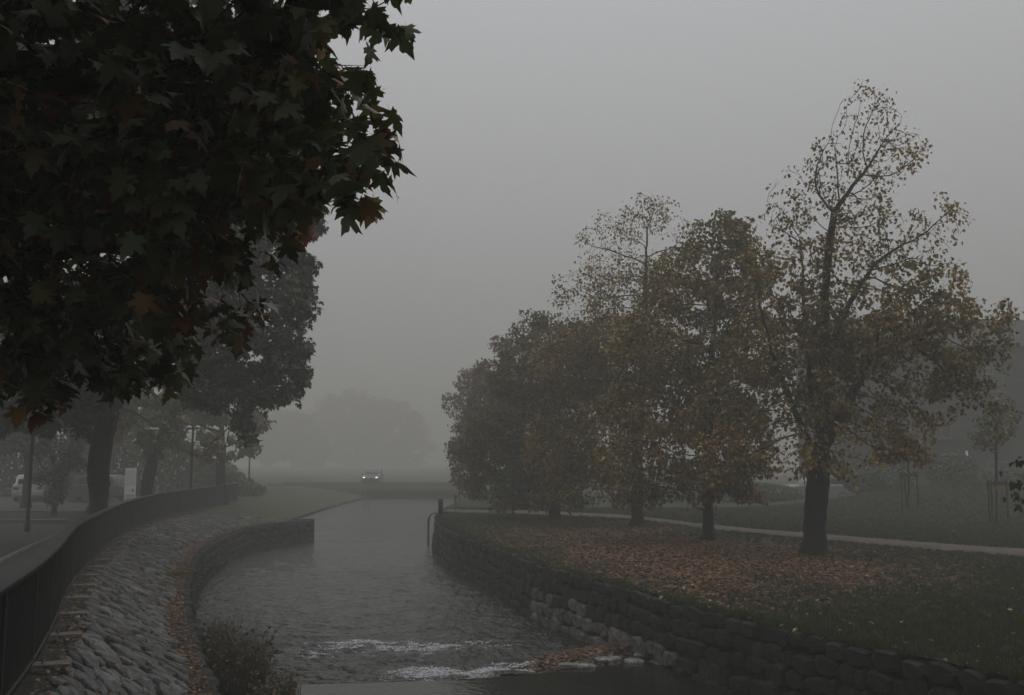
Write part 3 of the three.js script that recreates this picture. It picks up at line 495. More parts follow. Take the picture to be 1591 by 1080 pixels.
{ // big plane tree at the side of the camera, its boughs reaching in from outside the frame
  const b = V(-7.2, 0.18, -4.6), P = atDepth;
  const Bp = (px, py, rx, ry, depth, rz) => ({ c: atDepth(px, py, depth), r: V(rx * depth / F, ry * depth / F, rz ?? Math.max(0.4, rx * 0.6 * depth / F)) });
  tree('plane_tree', 'large plane tree with big lobed green and rust leaves overhanging the railing', b,
    [{ p: [b, V(-7.1, 1.8, -4.6), V(-6.6, 3.6, -5.0), V(-5.4, 5.2, -5.6), V(-3.8, 6.0, -5.8)] },
      { from: (N) => N.findIndex((n) => n.p.y > 3.2), p: [V(-6.8, 3.2, -4.9), V(-5.2, 4.1, -5.8), V(-3.6, 4.7, -6.0), P(250, 90, 6), P(450, 60, 5.6)] },
      { from: (N) => N.findIndex((n) => n.p.y > 2.6), p: [V(-7, 2.6, -4.8), V(-5.6, 3.4, -6.8), P(150, 380, 7.4), P(330, 420, 6.8)] }],
    [{ ...Bp(570, 15, 55, 25, 5.2, 0.3), w: 5 }, { ...Bp(490, 70, 70, 75, 5.3, 0.5), w: 5 }, { ...Bp(555, 150, 40, 32, 5.1, 0.25), w: 5 }, { ...Bp(545, 250, 45, 55, 5.1, 0.3), w: 5 }, { ...Bp(470, 190, 80, 90, 5.5, 0.6), w: 2 }, { ...Bp(615, 12, 25, 18, 5.2, 0.2), w: 12 }, { ...Bp(590, 290, 14, 26, 5.1, 0.15), w: 14 }, { ...Bp(594, 150, 12, 14, 5.1, 0.12), w: 16 }, { ...Bp(440, 290, 60, 55, 5.5, 0.4), w: 5 }, Bp(330, 120, 150, 130, 5.9, 0.9), Bp(300, 300, 130, 110, 6.0, 0.8), Bp(120, 150, 170, 170, 6.3, 1.1), Bp(100, 350, 150, 120, 6.8, 0.9), Bp(250, 440, 110, 80, 6.8, 0.6), { ...Bp(370, 470, 40, 45, 6.6, 0.3), w: 5 }, Bp(340, 380, 50, 60, 6.4, 0.4), Bp(60, 500, 110, 90, 7.4, 0.8), Bp(40, 590, 90, 50, 8.2, 0.6), Bp(150, 500, 150, 80, 8.2, 0.8), Bp(150, 250, 230, 200, 8.0, 0.9), Bp(330, 200, 160, 150, 7.4, 0.8), Bp(420, 120, 100, 110, 6.4, 0.6),
      { ...Bp(230, -160, 380, 170, 5.6, 1.5), w: 0.35 }, { ...Bp(-250, 100, 230, 330, 6.0, 1.4), w: 0.3 }, { c: V(-4.6, 6.6, -5.2), r: V(3.2, 1.8, 2.8), w: 0.12 }, { c: V(-1.5, 8.0, 0.5), r: V(5, 1.8, 4.5), w: 0.09 }, { c: V(-7.2, 6.2, -4.0), r: V(3.0, 2.4, 3.0), w: 0.08 }],
    { seed: 88, attractors: 3800, radius: 0.34, tip: 0.003, step: 0.13, kill: 0.18, most: 14000, leaves: 32000, leafSize: 0.17, geos: planeLeaves, palette: palettes.plane, bark: M.barkDark, leafMat: M.leafGloss, spread: 0.13, gaps: 0.3, leafOn: 0.0075, limbs: 20,
      own: (root, spots, r) => {   // the 300 leaves that show largest are meshes of their own
        const mats = [[0.06, 0.078, 0.022], [0.045, 0.06, 0.02], [0.085, 0.09, 0.025], [0.14, 0.115, 0.026], [0.24, 0.12, 0.03], [0.2, 0.06, 0.025]].map((c) => { const m = M.leafGloss.clone(); m.color = lin(...c); return m; });
        const seen = (s) => { const w = s.p.clone().add(root.position).sub(camera.position).applyAxisAngle(V(1, 0, 0), -PITCH); return w.z < -1 && Math.abs(w.x / w.z) < 0.53 && Math.abs(w.y / w.z) < 0.36 ? s.size / -w.z : 0; };
        spots.sort((a, b) => seen(b) - seen(a));
        const m4 = new THREE.Matrix4();
        for (const s of spots.splice(0, 300)) { const t = r(), o = mesh('leaf', planeLeaves[(r() * 4) | 0], mats[t < 0.35 ? 0 : t < 0.58 ? 1 : t < 0.72 ? 2 : t < 0.84 ? 3 : t < 0.93 ? 4 : 5], root); leafMatrix(m4, s.p, s.size, r).decompose(o.position, o.quaternion, o.scale); }
      } });
}
{ // trees further back on the left and across the stream
  const mk = (name, label, px, py, lvl, stems, blobs, o) => { const b = o.depth ? atDepth(px, py, o.depth).setY(lvl) : onLevel(px, py, lvl), d = -b.z, B = blobAt(d), P = (x, y, dz = 0) => atDepth(x, y, d + dz); tree(name, label, b, [{ p: [b, ...stems.map((s) => P(...s))] }], blobs.map((q) => B(...q)), { tip: 0.009, step: 0.45, kill: 0.65, most: 2600, leafSize: 0.2, geos: limeLeaves, spread: 0.3, limbs: 6, ...o }); };
  mk('slender_tree', 'leaning tree with yellow tinted leaves beside the white notice board', 226, 800, -0.1, [[228, 760], [240, 700], [262, 655], [285, 620]], [[290, 600, 60, 50], [240, 650, 60, 45], [320, 640, 45, 40], [200, 600, 80, 60], [300, 690, 35, 25], [190, 690, 30, 30]], { seed: 101, attractors: 600, radius: 0.26, leaves: 12000, palette: palettes.olive, bark: M.barkDark, group: 'trees behind the railing' });
  mk('slender_tree', 'blurred tree in fog behind the far end of the railing', 345, 785, -0.1, [[343, 720], [345, 660]], [[340, 630, 60, 40], [300, 660, 45, 40], [385, 650, 35, 40], [350, 690, 50, 30]], { seed: 102, attractors: 450, radius: 0.25, leaves: 8000, palette: palettes.olive, leafSize: 0.22, group: 'trees behind the railing' });
  mk('slender_tree', 'dim leafy tree above the parked silver car', 40, 790, -0.1, [[44, 730], [40, 660]], [[20, 640, 110, 55], [90, 660, 60, 45], [-60, 650, 90, 80], [60, 590, 120, 60]], { seed: 103, attractors: 600, radius: 0.2, leaves: 14000, palette: palettes.green, bark: M.barkDark, leafSize: 0.22, group: 'trees behind the railing' });
  mk('slender_tree', 'dim leafy tree over the dark parked car', 150, 778, -0.1, [[150, 730], [140, 660]], [[140, 630, 100, 60], [220, 640, 70, 60], [60, 600, 100, 60], [280, 650, 60, 50]], { seed: 104, attractors: 500, radius: 0.25, leaves: 14000, palette: palettes.green, bark: M.barkDark, leafSize: 0.26, group: 'trees behind the railing' });
  mk('fog_tree', 'broad tree dissolving in fog behind the road bridge', 552, 752, -0.1, [[552, 720], [556, 670]], [[545, 645, 55, 40], [600, 660, 60, 42], [505, 670, 45, 40], [640, 690, 32, 35], [570, 700, 70, 25]], { seed: 105, depth: 330, attractors: 900, radius: 0.6, leaves: 16000, palette: palettes.rust, leafSize: 1.0, spread: 1.3, gaps: 0.3, tip: 0.02, leafOn: 0.06, step: 0.9, kill: 1.2, most: 4000, group: 'trees dissolving in fog' });
  mk('fog_tree', 'faint tree in fog between the railing end and the bridge', 455, 756, -0.1, [[455, 720], [452, 690]], [[450, 672, 45, 35], [420, 690, 35, 30], [480, 700, 35, 28]], { seed: 106, depth: 290, attractors: 600, radius: 0.5, leaves: 9000, palette: palettes.olive, leafSize: 1.0, spread: 1.3, gaps: 0.3, tip: 0.02, leafOn: 0.06, step: 0.9, kill: 1.2, most: 3000, group: 'trees dissolving in fog' });
  const hg = thing('tall_hedge', 'tall dark hedge behind the parked cars', 'hedge', V(-33, -0.1, -66)), hr = rng(109), hs = [];
  for (let k = 0; k < 26000; k++) { const x = rnd(-16, 16, hr), top = 4.4 + 1.8 * (fbm(x * 0.35, 3, 1, 3) - 0.5) + 0.5 * (fbm(x * 1.6, 7, 1, 2) - 0.5) - 3.6 * sstep(10, 16, x), y = Math.pow(hr(), 0.8) * top; hs.push({ p: V(x, y, rnd(-1, 1, hr) * (1.1 + 0.5 * fbm(x, y, 2, 2))), size: rnd(0.15, 0.26, hr) }); }
  const hst = []; for (let k = 0; k < 20; k++) hst.push(new THREE.CylinderGeometry(0.04, 0.07, 3.4, 6).translate(-15.2 + k * 1.6, 1.7, rnd(-0.3, 0.3, hr))); mesh('stems', mergeGeometries(hst), M.barkDark, hg);
  leafCloud('foliage', hg, limeLeaves, M.leaf, hs, hr, palettes.green);
  mk('dark_shrub', 'dark upright shrub on the grass in front of the parked cars', 84, 801, -0.1, [[84, 770], [85, 740]], [[86, 735, 22, 28], [70, 700, 30, 25], [100, 710, 26, 25], [84, 765, 12, 16]], { seed: 107, attractors: 400, radius: 0.1, leaves: 3600, palette: palettes.green, bark: M.barkDark, leafSize: 0.15, step: 0.25, kill: 0.35 });
}
{ // tree at the right of the lawn, mostly outside the frame: one leafy branch shows
  const b = V(11.4, 0, -11.5);
  tree('hornbeam_tree', 'dark tree at the lawn edge reaching one leafy twig over the grass', b,
    [{ p: [b, V(11.3, 1.6, -11.5), V(11.3, 3.6, -11.0), V(11.6, 6.5, -10)] }, { from: (N) => N.findIndex((n) => n.p.y > 1.9), p: [V(11.25, 1.9, -11.5), V(9.4, 2.3, -12.0), V(7.4, 2.35, -12.3), V(6.75, 2.28, -12.4)] }],
    [{ c: V(6.66, 2.14, -12.4), r: V(0.3, 0.26, 0.25), w: 130 }, { c: V(11.5, 7.5, -9), r: V(4.0, 3.0, 5) }, { c: V(13, 6.5, -12), r: V(4, 3, 4) }],
    { seed: 121, attractors: 1000, radius: 0.26, tip: 0.004, step: 0.25, kill: 0.34, most: 5000, leaves: 26000, leafSize: 0.1, geos: limeLeaves, palette: palettes.green, spread: 0.22, limbs: 6, leafOn: 0.012, gaps: 0.3 });
  const b2 = V(10.5, 0, 4);
  tree('plane_tree', 'second plane tree up the stream on the lawn side, shading the bank', b2, [{ p: [b2, V(10.3, 2.5, 3.8), V(9, 5, 3), V(7, 7, 2)] }],
    [{ c: V(6, 8.2, 1.5), r: V(5.5, 2.4, 5) }, { c: V(9, 8, 4), r: V(5, 3, 5) }],
    { seed: 122, attractors: 900, radius: 0.3, tip: 0.005, step: 0.3, kill: 0.42, most: 4000, leaves: 16000, leafSize: 0.18, geos: planeLeaves, palette: palettes.plane, bark: M.barkDark, leafMat: M.leafGloss, spread: 0.3, limbs: 6, leafOn: 0.012, gaps: 0.3 });
}

// ------------------------------------------------------------------ ground cover
{
  const r = rng(31), spots = [];
  for (let k = 0; k < 400000 && spots.length < 26000; k++) {
    const d = rnd(9, 44, r), x = wallX(d) + Math.pow(r(), 1.2) * 18, z = -d, l = litterAt(x, z);
    if (r() < l * l * 0.9 + 0.012 + 0.016 * sstep(22, 12, d)) spots.push({ p: V(x, lawnY(x, z) + rnd(0.008, 0.03, r), z), size: rnd(0.04, 0.085, r), l });
  }
  const cloud = (name, label, list, pal) => {
    const im = new THREE.InstancedMesh(limeLeaves[0], M.litter, list.length), m = new THREE.Matrix4();
    list.forEach((s, i) => { const q = new THREE.Quaternion().setFromEuler(new THREE.Euler(-Math.PI / 2 + rnd(-0.45, 0.45, r), rnd(-0.45, 0.45, r), rnd(0, 6.28, r))); m.compose(s.p, q, V(s.size, s.size, s.size)); im.setMatrixAt(i, m); im.setColorAt(i, pal(s)); });
    im.name = name; stuff(im); im.userData.label = label; im.userData.category = 'leaves'; scene.add(im);
  };
  const brown = (s) => { const k = rnd(0.5, 1.3, r), t = r(); return s.l < 0.1 ? (t < 0.5 ? lin(0.4 * k, 0.28 * k, 0.07 * k) : lin(0.22 * k, 0.1 * k, 0.04 * k)) : t < 0.5 ? lin(0.16 * k, 0.062 * k, 0.022 * k) : t < 0.8 ? lin(0.2 * k, 0.1 * k, 0.03 * k) : t < 0.96 ? lin(0.08 * k, 0.05 * k, 0.032 * k) : lin(0.34 * k, 0.22 * k, 0.08 * k); };
  cloud('leaf_litter', 'fallen brown and rust leaves scattered over the lawn', spots, brown);
  // litter on the ledge, the slope and along the railing foot
  const s2 = [];
  for (let k = 0; k < 5200; k++) {
    const d = rnd(8, 42, r), t = r(); let x, y;
    if (t < 0.72) { x = mix(slopeFoot(d) - 0.12, edgeX(d) - 0.05, r()); y = LEDGE + 0.03; } else if (t < 0.93) { x = fenceX(d) + rnd(0.05, 0.42, r); y = bankY(d) + 0.05; } else { const q = r(); x = mix(slopeTop(d), slopeFoot(d), q); y = mix(bankY(d), LEDGE, q) + 0.075; }
    s2.push({ p: V(x, y + rnd(0, 0.02, r), -d), size: rnd(0.025, 0.052, r), l: 1 });
  }
  cloud('ledge_litter', 'fallen brown leaves gathered on the ledge and slope', s2, brown);
  // grass blades
  const tuft = []; for (let k = 0; k < 5; k++) { const a = k * 1.26 + 0.3, x = Math.cos(a) * 0.02, z = Math.sin(a) * 0.02, lx = Math.cos(a + 0.5) * 0.03, lz = Math.sin(a + 0.5) * 0.03, w = 0.006; tuft.push(x - w, 0, z, x + w, 0, z, x + lx, 0.06 + 0.012 * k, z + lz); }
  const tg = new THREE.BufferGeometry(); tg.setAttribute('position', new THREE.Float32BufferAttribute(tuft, 3)); tg.computeVertexNormals();
  const gs = [];
  for (let k = 0; k < 300000 && gs.length < 70000; k++) { const d = 9 + 38 * Math.pow(r(), 1.1), x = wallX(d) + r() * Math.min(26, 6 + d * 0.5), z = -d; if (Math.abs(x / d) > 0.6) continue; const l = litterAt(x, z); if (onPath(x, z) < 0.92 || r() < l * 1.1) continue; gs.push([x, lawnY(x, z) - 0.005, z]); }
  for (let k = 0; k < 9000; k++) { const d = 9 + 32 * Math.pow(r(), 1.3), x = wallX(d) + rnd(-0.05, 0.16, r); if (fbm(d * 1.3, 4, 9, 3) > 0.3 + 0.4 * r()) gs.push([x, lawnY(x, -d) - 0.03, -d]); }
  const gi = new THREE.InstancedMesh(tg, M.blade, gs.length), m = new THREE.Matrix4(), q = new THREE.Quaternion();
  gs.forEach(([x, y, z], i) => { q.setFromAxisAngle(V(0, 1, 0), rnd(0, 6.28, r)); const s = rnd(0.5, 1.15, r), k = rnd(0.6, 1.3, r); m.compose(V(x, y, z), q, V(s * 1.2, s, s * 1.2)); gi.setMatrixAt(i, m); gi.setColorAt(i, r() < 0.9 ? lin(0.045 * k, 0.06 * k, 0.02 * k) : lin(0.1 * k, 0.085 * k, 0.035 * k)); });
  gi.name = 'grass'; stuff(gi); gi.userData.label = 'short green grass on the lawn'; gi.userData.category = 'grass'; scene.add(gi);
}
{ // weeds at the water edge on the left
  const clump = (name, label, at, n, h, spread, seed, cols) => {
    const r = rng(seed), g = thing(name, label, 'weeds', at), parts = [[], []];
    for (let k = 0; k < n; k++) {
      const a = rnd(0, 6.28, r), s0 = spread * Math.sqrt(r()), x = Math.cos(a) * s0 * 0.6, z = Math.sin(a) * s0, H = h * rnd(0.4, 1.1, r), lx = rnd(-0.4, 0.4, r) * H, lz = rnd(-0.4, 0.4, r) * H, w = rnd(0.003, 0.008, r);
      const pos = [], idx = []; for (let i = 0; i < 5; i++) { const t = i / 4, ww = w * (1 - t * 0.9); pos.push(x + lx * t * t - ww, H * (t - 0.2 * t * t), z + lz * t * t, x + lx * t * t + ww, H * (t - 0.2 * t * t), z + lz * t * t + ww); if (i) { const b = i * 2; idx.push(b - 2, b - 1, b, b - 1, b + 1, b); } }
      const q = new THREE.BufferGeometry(); q.setAttribute('position', new THREE.Float32BufferAttribute(pos, 3)); q.setIndex(idx); q.computeVertexNormals(); parts[r() < 0.7 ? 0 : 1].push(q);
      if (r() < 0.35) for (let j = 0; j < 3; j++) { const lf = limeLeaves[0].clone(); lf.deleteAttribute('uv'); const t = rnd(0.3, 1, r), m = leafMatrix(new THREE.Matrix4(), V(x + lx * t * t, H * (t - 0.2 * t * t), z + lz * t * t), rnd(0.03, 0.07, r), r); lf.applyMatrix4(m); parts[1].push(lf.index ? lf : lf); }
    }
    parts.forEach((p, i) => p.length && stuff(mesh(i ? 'stems' : 'blades', mergeGeometries(p), std({ color: lin(...cols[i]), roughness: 0.85, side: THREE.DoubleSide }), g)));
  };
  clump('weed_clump', 'tall dark weeds growing at the foot of the low wall by the weir', onLevel(362, 1078, -1.15), 900, 1.15, 0.75, 61, [[0.05, 0.055, 0.025], [0.075, 0.055, 0.035]]);
  clump('weed_clump', 'low tangle of weeds in front of the weir crest', onLevel(425, 1092, -1.12), 300, 0.5, 0.6, 62, [[0.05, 0.055, 0.025], [0.09, 0.06, 0.035]]);
  clump('weed_clump', 'small green tuft on the ledge under the stone slope', V(edgeX(22) - 0.22, LEDGE, -22), 160, 0.22, 0.5, 63, [[0.07, 0.09, 0.03], [0.09, 0.08, 0.03]]);
  clump('weed_clump', 'sparse weeds leaning from the low wall over the water', onLevel(330, 1020, -1.15), 260, 0.9, 0.6, 64, [[0.05, 0.06, 0.025], [0.07, 0.055, 0.03]]);
}
{ // spit of leaves and flat stones below the right end of the weir
  const c = V(1.75, WATER - 0.06, -16.9), r = rng(71);
  const spitY = (x, z) => { const u = (x - 1.9) / 1.5, v = (-z - (crestZ(x) + 0.75)) / 1.3; return WATER - 0.05 + 0.24 * Math.exp(-(u * u + v * v)) + 0.04 * (fbm(x * 4, z * 4, 3, 3) - 0.5); };
  const g = sheet(40, 40, (i, j) => { const x = mix(-0.2, 3.6, i / 39), d = crestZ(clamp(x, -6, 5)) + mix(-0.2, 3.2, j / 39); return { p: [x, spitY(x, -d), -d], uv: [x, d] }; });
  struct('gravel_spit', g, M.soil, 'leaf covered gravel spit below the weir at the retaining wall');
  const im = new THREE.InstancedMesh(limeLeaves[1], M.litter, 1500), m = new THREE.Matrix4();
  for (let i = 0; i < 1500; i++) { let x, d, y; do { x = rnd(0.2, 3.3, r); d = crestZ(x) + rnd(0, 2.2, r); y = spitY(x, -d); } while (y < WATER + 0.015 || x > wallX(d)); const s = rnd(0.05, 0.1, r), k = rnd(0.5, 1.3, r); m.compose(V(x, y + 0.015, -d), new THREE.Quaternion().setFromEuler(new THREE.Euler(-1.57 + rnd(-0.4, 0.4, r), rnd(-0.4, 0.4, r), rnd(0, 6, r))), V(s, s, s)); im.setMatrixAt(i, m); im.setColorAt(i, r() < 0.85 ? lin(0.09 * k, 0.038 * k, 0.018 * k) : lin(0.18 * k, 0.12 * k, 0.05 * k)); }
  im.name = 'spit_litter'; stuff(im); im.userData.label = 'wet rust leaves on the gravel spit'; im.userData.category = 'leaves'; scene.add(im);
  const flat = stoneMat(0.5, 0.5, 0.48, 0.5);
  [[945, 1022, 0.5, 0.13], [1000, 1016, 0.42, 0.1], [1030, 1018, 0.4, 0.12], [1045, 1013, 0.3, 0.1], [885, 1032, 0.36, 0.1], [910, 1033, 0.3, 0.09], [985, 1025, 0.34, 0.1]].forEach(([px, py, w, h], i) => {
    const p = onLevel(px, py, UPPER + 0.04), o = mesh('flat_stone', stoneShapes[i], flat); o.position.set(p.x, UPPER + 0.02, p.z); o.rotation.set(-Math.PI / 2, 0, rnd(-0.3, 0.3, r)); o.scale.set(w, h * 2.2, 0.035); tag(o, 'pale flat stone on the weir crest beside the mossy retaining wall', 'stone', 'flat stones on the weir crest');
  });
}

// ------------------------------------------------------------------ cars, signs, saplings, lamps, buildings
function makeCar(label, p, yaw, color, o = {}) {
  const car = thing('parked_car', label, 'car', p, o.group); car.rotation.y = yaw; if (o.name) car.name = numbered(o.name);
  const paint = new THREE.MeshPhysicalMaterial({ color: lin(...color), roughness: 0.35, metalness: 0.5, clearcoat: 0.6 }), glass = new THREE.MeshPhysicalMaterial({ color: lin(0.02, 0.022, 0.024), roughness: 0.08 }), rubber = std({ color: lin(0.015, 0.015, 0.015) }), rimM = std({ color: lin(0.35, 0.35, 0.36), metalness: 0.8, roughness: 0.4 }), red = std({ color: lin(0.16, 0.02, 0.015), roughness: 0.3 }), plate = std({ color: lin(0.6, 0.6, 0.58), roughness: 0.5 }), dark = std({ color: lin(0.03, 0.03, 0.03), roughness: 0.6 });
  // length along z, rear at +z
  const L = o.length ?? 4.3, W = 1.7, hb = 0.92;
  const ext = (pts, w, bev) => { const s = new THREE.Shape(pts.map(([z, y]) => new THREE.Vector2(z, y))); const g = new THREE.ExtrudeGeometry(s, { depth: w - 2 * bev, bevelEnabled: true, bevelSize: bev, bevelThickness: bev, bevelSegments: 2, steps: 1 }); return g.translate(0, 0, -(w - 2 * bev) / 2).rotateY(-Math.PI / 2); };
  const a = L / 2;
  mesh('body', ext([[-a + 0.08, 0.3], [-a + 0.02, 0.6], [-a + 0.25, 0.78], [-a + 1.1, 0.9], [a - 0.3, hb], [a - 0.06, 0.86], [a - 0.02, 0.5], [a - 0.1, 0.3], [a - 0.45, 0.26], [-a + 0.4, 0.26]], W, 0.07), paint, car);
  const cabin = ext([[-a + 1.2, hb - 0.05], [-a + 1.85, 1.36], [-a + 2.4, 1.43], [a - 0.85, 1.41], [a - 0.6, 1.34], [a - 0.22, hb - 0.05]], W - 0.2, 0.1); mesh('cabin', cabin, paint, car);
  const rw = new THREE.BoxGeometry(1.18, 0.4, 0.02); const w1 = mesh('rear_window', rw, glass, car); w1.position.set(0, 1.15, a - 0.3); w1.rotation.x = -0.7; w1.position.z = a - 0.34;
  const ws = mesh('windscreen', new THREE.BoxGeometry(1.25, 0.55, 0.02), glass, car); ws.position.set(0, 1.15, -a + 1.46); ws.rotation.x = 0.96;
  for (const s of [-1, 1]) for (const [z, l] of [[-a + 2.3, 0.8], [a - 1.15, 0.85]]) { const g = mesh('side_window', new THREE.BoxGeometry(0.015, 0.32, l), glass, car); g.position.set(s * (W / 2 - 0.09), 1.13, z); g.rotation.z = s * 0.06; }
  for (const s of [-1, 1]) { const t = mesh('tail_light', new THREE.BoxGeometry(0.3, 0.16, 0.05), red, car); t.position.set(s * 0.62, 0.74, a + 0.015); }
  for (const s of [-1, 1]) { const t = mesh('headlight', new THREE.SphereGeometry(0.09, 12, 8).scale(1.3, 0.9, 0.5), o.lit ? new THREE.MeshStandardMaterial({ color: lin(0.9, 0.9, 0.85), emissive: lin(1, 0.97, 0.85), emissiveIntensity: o.lit }) : plate, car); t.position.set(s * 0.6, 0.66, -a - 0.02);  }
  const bp = mesh('bumper', ext([[a - 0.12, 0.34], [a + 0.03, 0.36], [a + 0.04, 0.52], [a - 0.1, 0.54]], W - 0.04, 0.03), o.darkBumper ? dark : paint, car);
  mesh('number_plate', new THREE.BoxGeometry(0.5, 0.11, 0.012).translate(0, 0.72, a + 0.012), plate, car);
  for (const s of [-1, 1]) { const m = mesh('wing_mirror', new THREE.SphereGeometry(0.09, 10, 8).scale(1.1, 0.7, 0.6), paint, car); m.position.set(s * (W / 2 + 0.06), 0.98, -a + 1.5); }
  for (const s of [-1, 1]) for (const z of [-a + 0.8, a - 0.85]) { const t = mesh('wheel', new THREE.TorusGeometry(0.23, 0.085, 10, 24).rotateY(Math.PI / 2), rubber, car); t.position.set(s * (W / 2 - 0.08), 0.31, z); const rm = mesh('rim', new THREE.CylinderGeometry(0.19, 0.19, 0.1, 14).rotateZ(Math.PI / 2), rimM, t); rm.position.x = s * 0.02; }
  return car;
}
{
  const g1 = 'cars parked on the road';
  makeCar('silver estate car parked rear outwards on the grey road', onLevel(27, 779, -0.06).add(V(0, 0, -2)), 0.28, [0.5, 0.5, 0.52], { group: g1 });
  makeCar('dark car parked behind the shrub and the thick maple trunk', onLevel(125, 780, -0.06).add(V(0, 0, -1.5)), 1.35, [0.09, 0.09, 0.095], { group: g1, length: 4.5 });
  makeCar('car with lit headlights crossing the road bridge in fog', V(-13.7, -0.04, -96), Math.PI + 0.02 , [0.12, 0.12, 0.12], { lit: 1.6, name: 'oncoming_car' });
  makeCar('grey car parked beyond the lawn in fog', V(17.4, -0.05, -56), 1.6, [0.25, 0.26, 0.27], { group: g1 });
  makeCar('pale car parked in fog behind the second lime tree', V(10, -0.05, -56), 1.55, [0.16, 0.16, 0.165], { group: g1 });
}
{ // road bridge far down the stream
  const br = thing('road_bridge', 'low concrete road bridge fading in fog down the stream', 'bridge', V(-8, 0, -95));
  mesh('deck', new THREE.BoxGeometry(30, 0.45, 7).translate(0, -0.28, 0), M.concrete, br);
  for (const z of [3.3, -3.3]) mesh('parapet', new THREE.BoxGeometry(30, 0.16, 0.25).translate(0, 0.03, z), M.concrete, br);
  mesh('back_wall', new THREE.BoxGeometry(30, 1.6, 0.3).translate(0, -1.0, -3.4), M.concrete, br);
  for (const x of [-9.2, 9]) mesh('abutment', new THREE.BoxGeometry(6, 1.4, 6.6).translate(x, -1.1, 0), M.concrete, br);
}
{ // notice board
  const p = onLevel(200, 806, -0.1), s = thing('notice_board', 'tall white notice board standing behind the railing', 'sign', p); s.rotation.y = 0.25;
  const white = std({ color: lin(0.75, 0.75, 0.74), roughness: 0.4 }), grey = std({ color: lin(0.3, 0.3, 0.3) });
  mesh('panel', new THREE.BoxGeometry(0.44, 1.75, 0.06).translate(0, 1.2, 0), white, s);
  for (const x of [-0.16, 0.16]) mesh('leg', new THREE.BoxGeometry(0.05, 0.4, 0.05).translate(x, 0.15, 0), grey, s);
  mesh('notice', new THREE.BoxGeometry(0.1, 0.11, 0.01).translate(0.11, 1.16, 0.034), grey, s); mesh('notice', new THREE.BoxGeometry(0.38, 0.3, 0.008).translate(0, 0.85, 0.033), std({ color: lin(0.5, 0.5, 0.5) }), s); mesh('notice', new THREE.BoxGeometry(0.38, 0.62, 0.006).translate(0, 1.66, 0.032), std({ color: lin(0.6, 0.6, 0.6) }), s);
}
{ // slim post in front of the cars
  const p = onLevel(42, 826, -0.08), s = thing('slim_post', 'slim dark post on the grass before the silver car', 'post', p);
  mesh('pole', new THREE.CylinderGeometry(0.05, 0.062, 4.2, 12).translate(0, 2.1, 0), M.fence, s); mesh('base', new THREE.CylinderGeometry(0.09, 0.1, 0.3, 12).translate(0, 0.15, 0), M.fence, s); mesh('collar', new THREE.CylinderGeometry(0.075, 0.075, 0.06, 12).translate(0, 1.75, 0), M.fence, s); mesh('lantern', new THREE.SphereGeometry(0.2, 16, 12).translate(0, 4.35, 0), std({ color: lin(0.4, 0.4, 0.4), roughness: 0.3 }), s);
  const q = atDepth(300, 664, 45), l = thing('street_lamp', 'street lamp with two pale heads showing through branches', 'street lamp', V(q.x, -0.1, q.z));
  mesh('pole', new THREE.CylinderGeometry(0.045, 0.07, q.y + 0.1, 10).translate(0, (q.y + 0.1) / 2, 0), M.fence, l); mesh('arm', new THREE.CylinderGeometry(0.025, 0.025, 0.5, 8).rotateZ(Math.PI / 2).translate(0, q.y + 0.02, 0), M.fence, l);
  for (const x of [-0.2, 0.2]) mesh('lamp_head', new THREE.SphereGeometry(0.11, 14, 10).scale(1.3, 0.7, 1).translate(x, q.y + 0.1, 0), std({ color: lin(0.8, 0.8, 0.78), roughness: 0.3 }), l);
  const p3 = onLevel(1506, 778, 0.2), w = thing('pale_post', 'slim pale post standing between the foggy bushes', 'post', V(p3.x, mound(p3.x, p3.z) - 0.1, p3.z));
  mesh('pole', new THREE.CylinderGeometry(0.05, 0.06, 1.7, 10).translate(0, 0.85, 0), std({ color: lin(0.4, 0.4, 0.4) }), w); mesh('head', new THREE.CylinderGeometry(0.05, 0.09, 0.5, 10).translate(0, 1.95, 0), std({ color: lin(0.85, 0.85, 0.85), roughness: 0.3 }), w);
}
function sapling(px, py, lvl, crown, label, seed) {
  const b = onLevel(px, py, lvl); b.y = lawnY(b.x, b.z); const d = -b.z, B = blobAt(d), P = (x, y, dz = 0) => atDepth(x, y, d + dz);
  tree('young_tree', label + ' tied between stakes', b, [{ p: [b, P(px, 740), P(px, 700)] }], crown.map((q) => B(...q)), { seed, attractors: 220, radius: 0.045, tip: 0.006, step: 0.2, kill: 0.28, most: 900, leaves: 1100, leafSize: 0.12, geos: limeLeaves, palette: palettes.olive, spread: 0.14, limbs: 3, leafOn: 0.02, group: 'young staked trees' });
  const s = thing('tree_stakes', 'three wooden stakes with cross rails around the ' + label, 'stakes', b);
  const st = [[-0.32, 0.2], [0.32, 0.2], [0.05, -0.35]]; for (const [x, z] of st) mesh('stake', new THREE.CylinderGeometry(0.035, 0.04, 1.55, 8).translate(x, 0.73, z), M.wood, s);
  const rail = (a, c, y) => { const A = V(a[0], y, a[1]), C = V(c[0], y, c[1]), g = new THREE.BoxGeometry(A.distanceTo(C) + 0.12, 0.09, 0.03), m = mesh('cross_rail', g, M.wood, s); m.position.copy(A).lerp(C, 0.5); m.rotation.y = -Math.atan2(C.z - A.z, C.x - A.x); };
  rail(st[0], st[1], 1.36); rail(st[1], st[2], 1.4); rail(st[2], st[0], 1.44);
}
sapling(1548, 806, 0.25, [[1545, 660, 28, 36], [1560, 640, 20, 26], [1530, 680, 18, 20]], 'young tree on the grass mound', 131);
sapling(1412, 800, 0.1, [[1412, 690, 20, 30], [1405, 725, 14, 16]], 'young tree where the mound dips', 132);
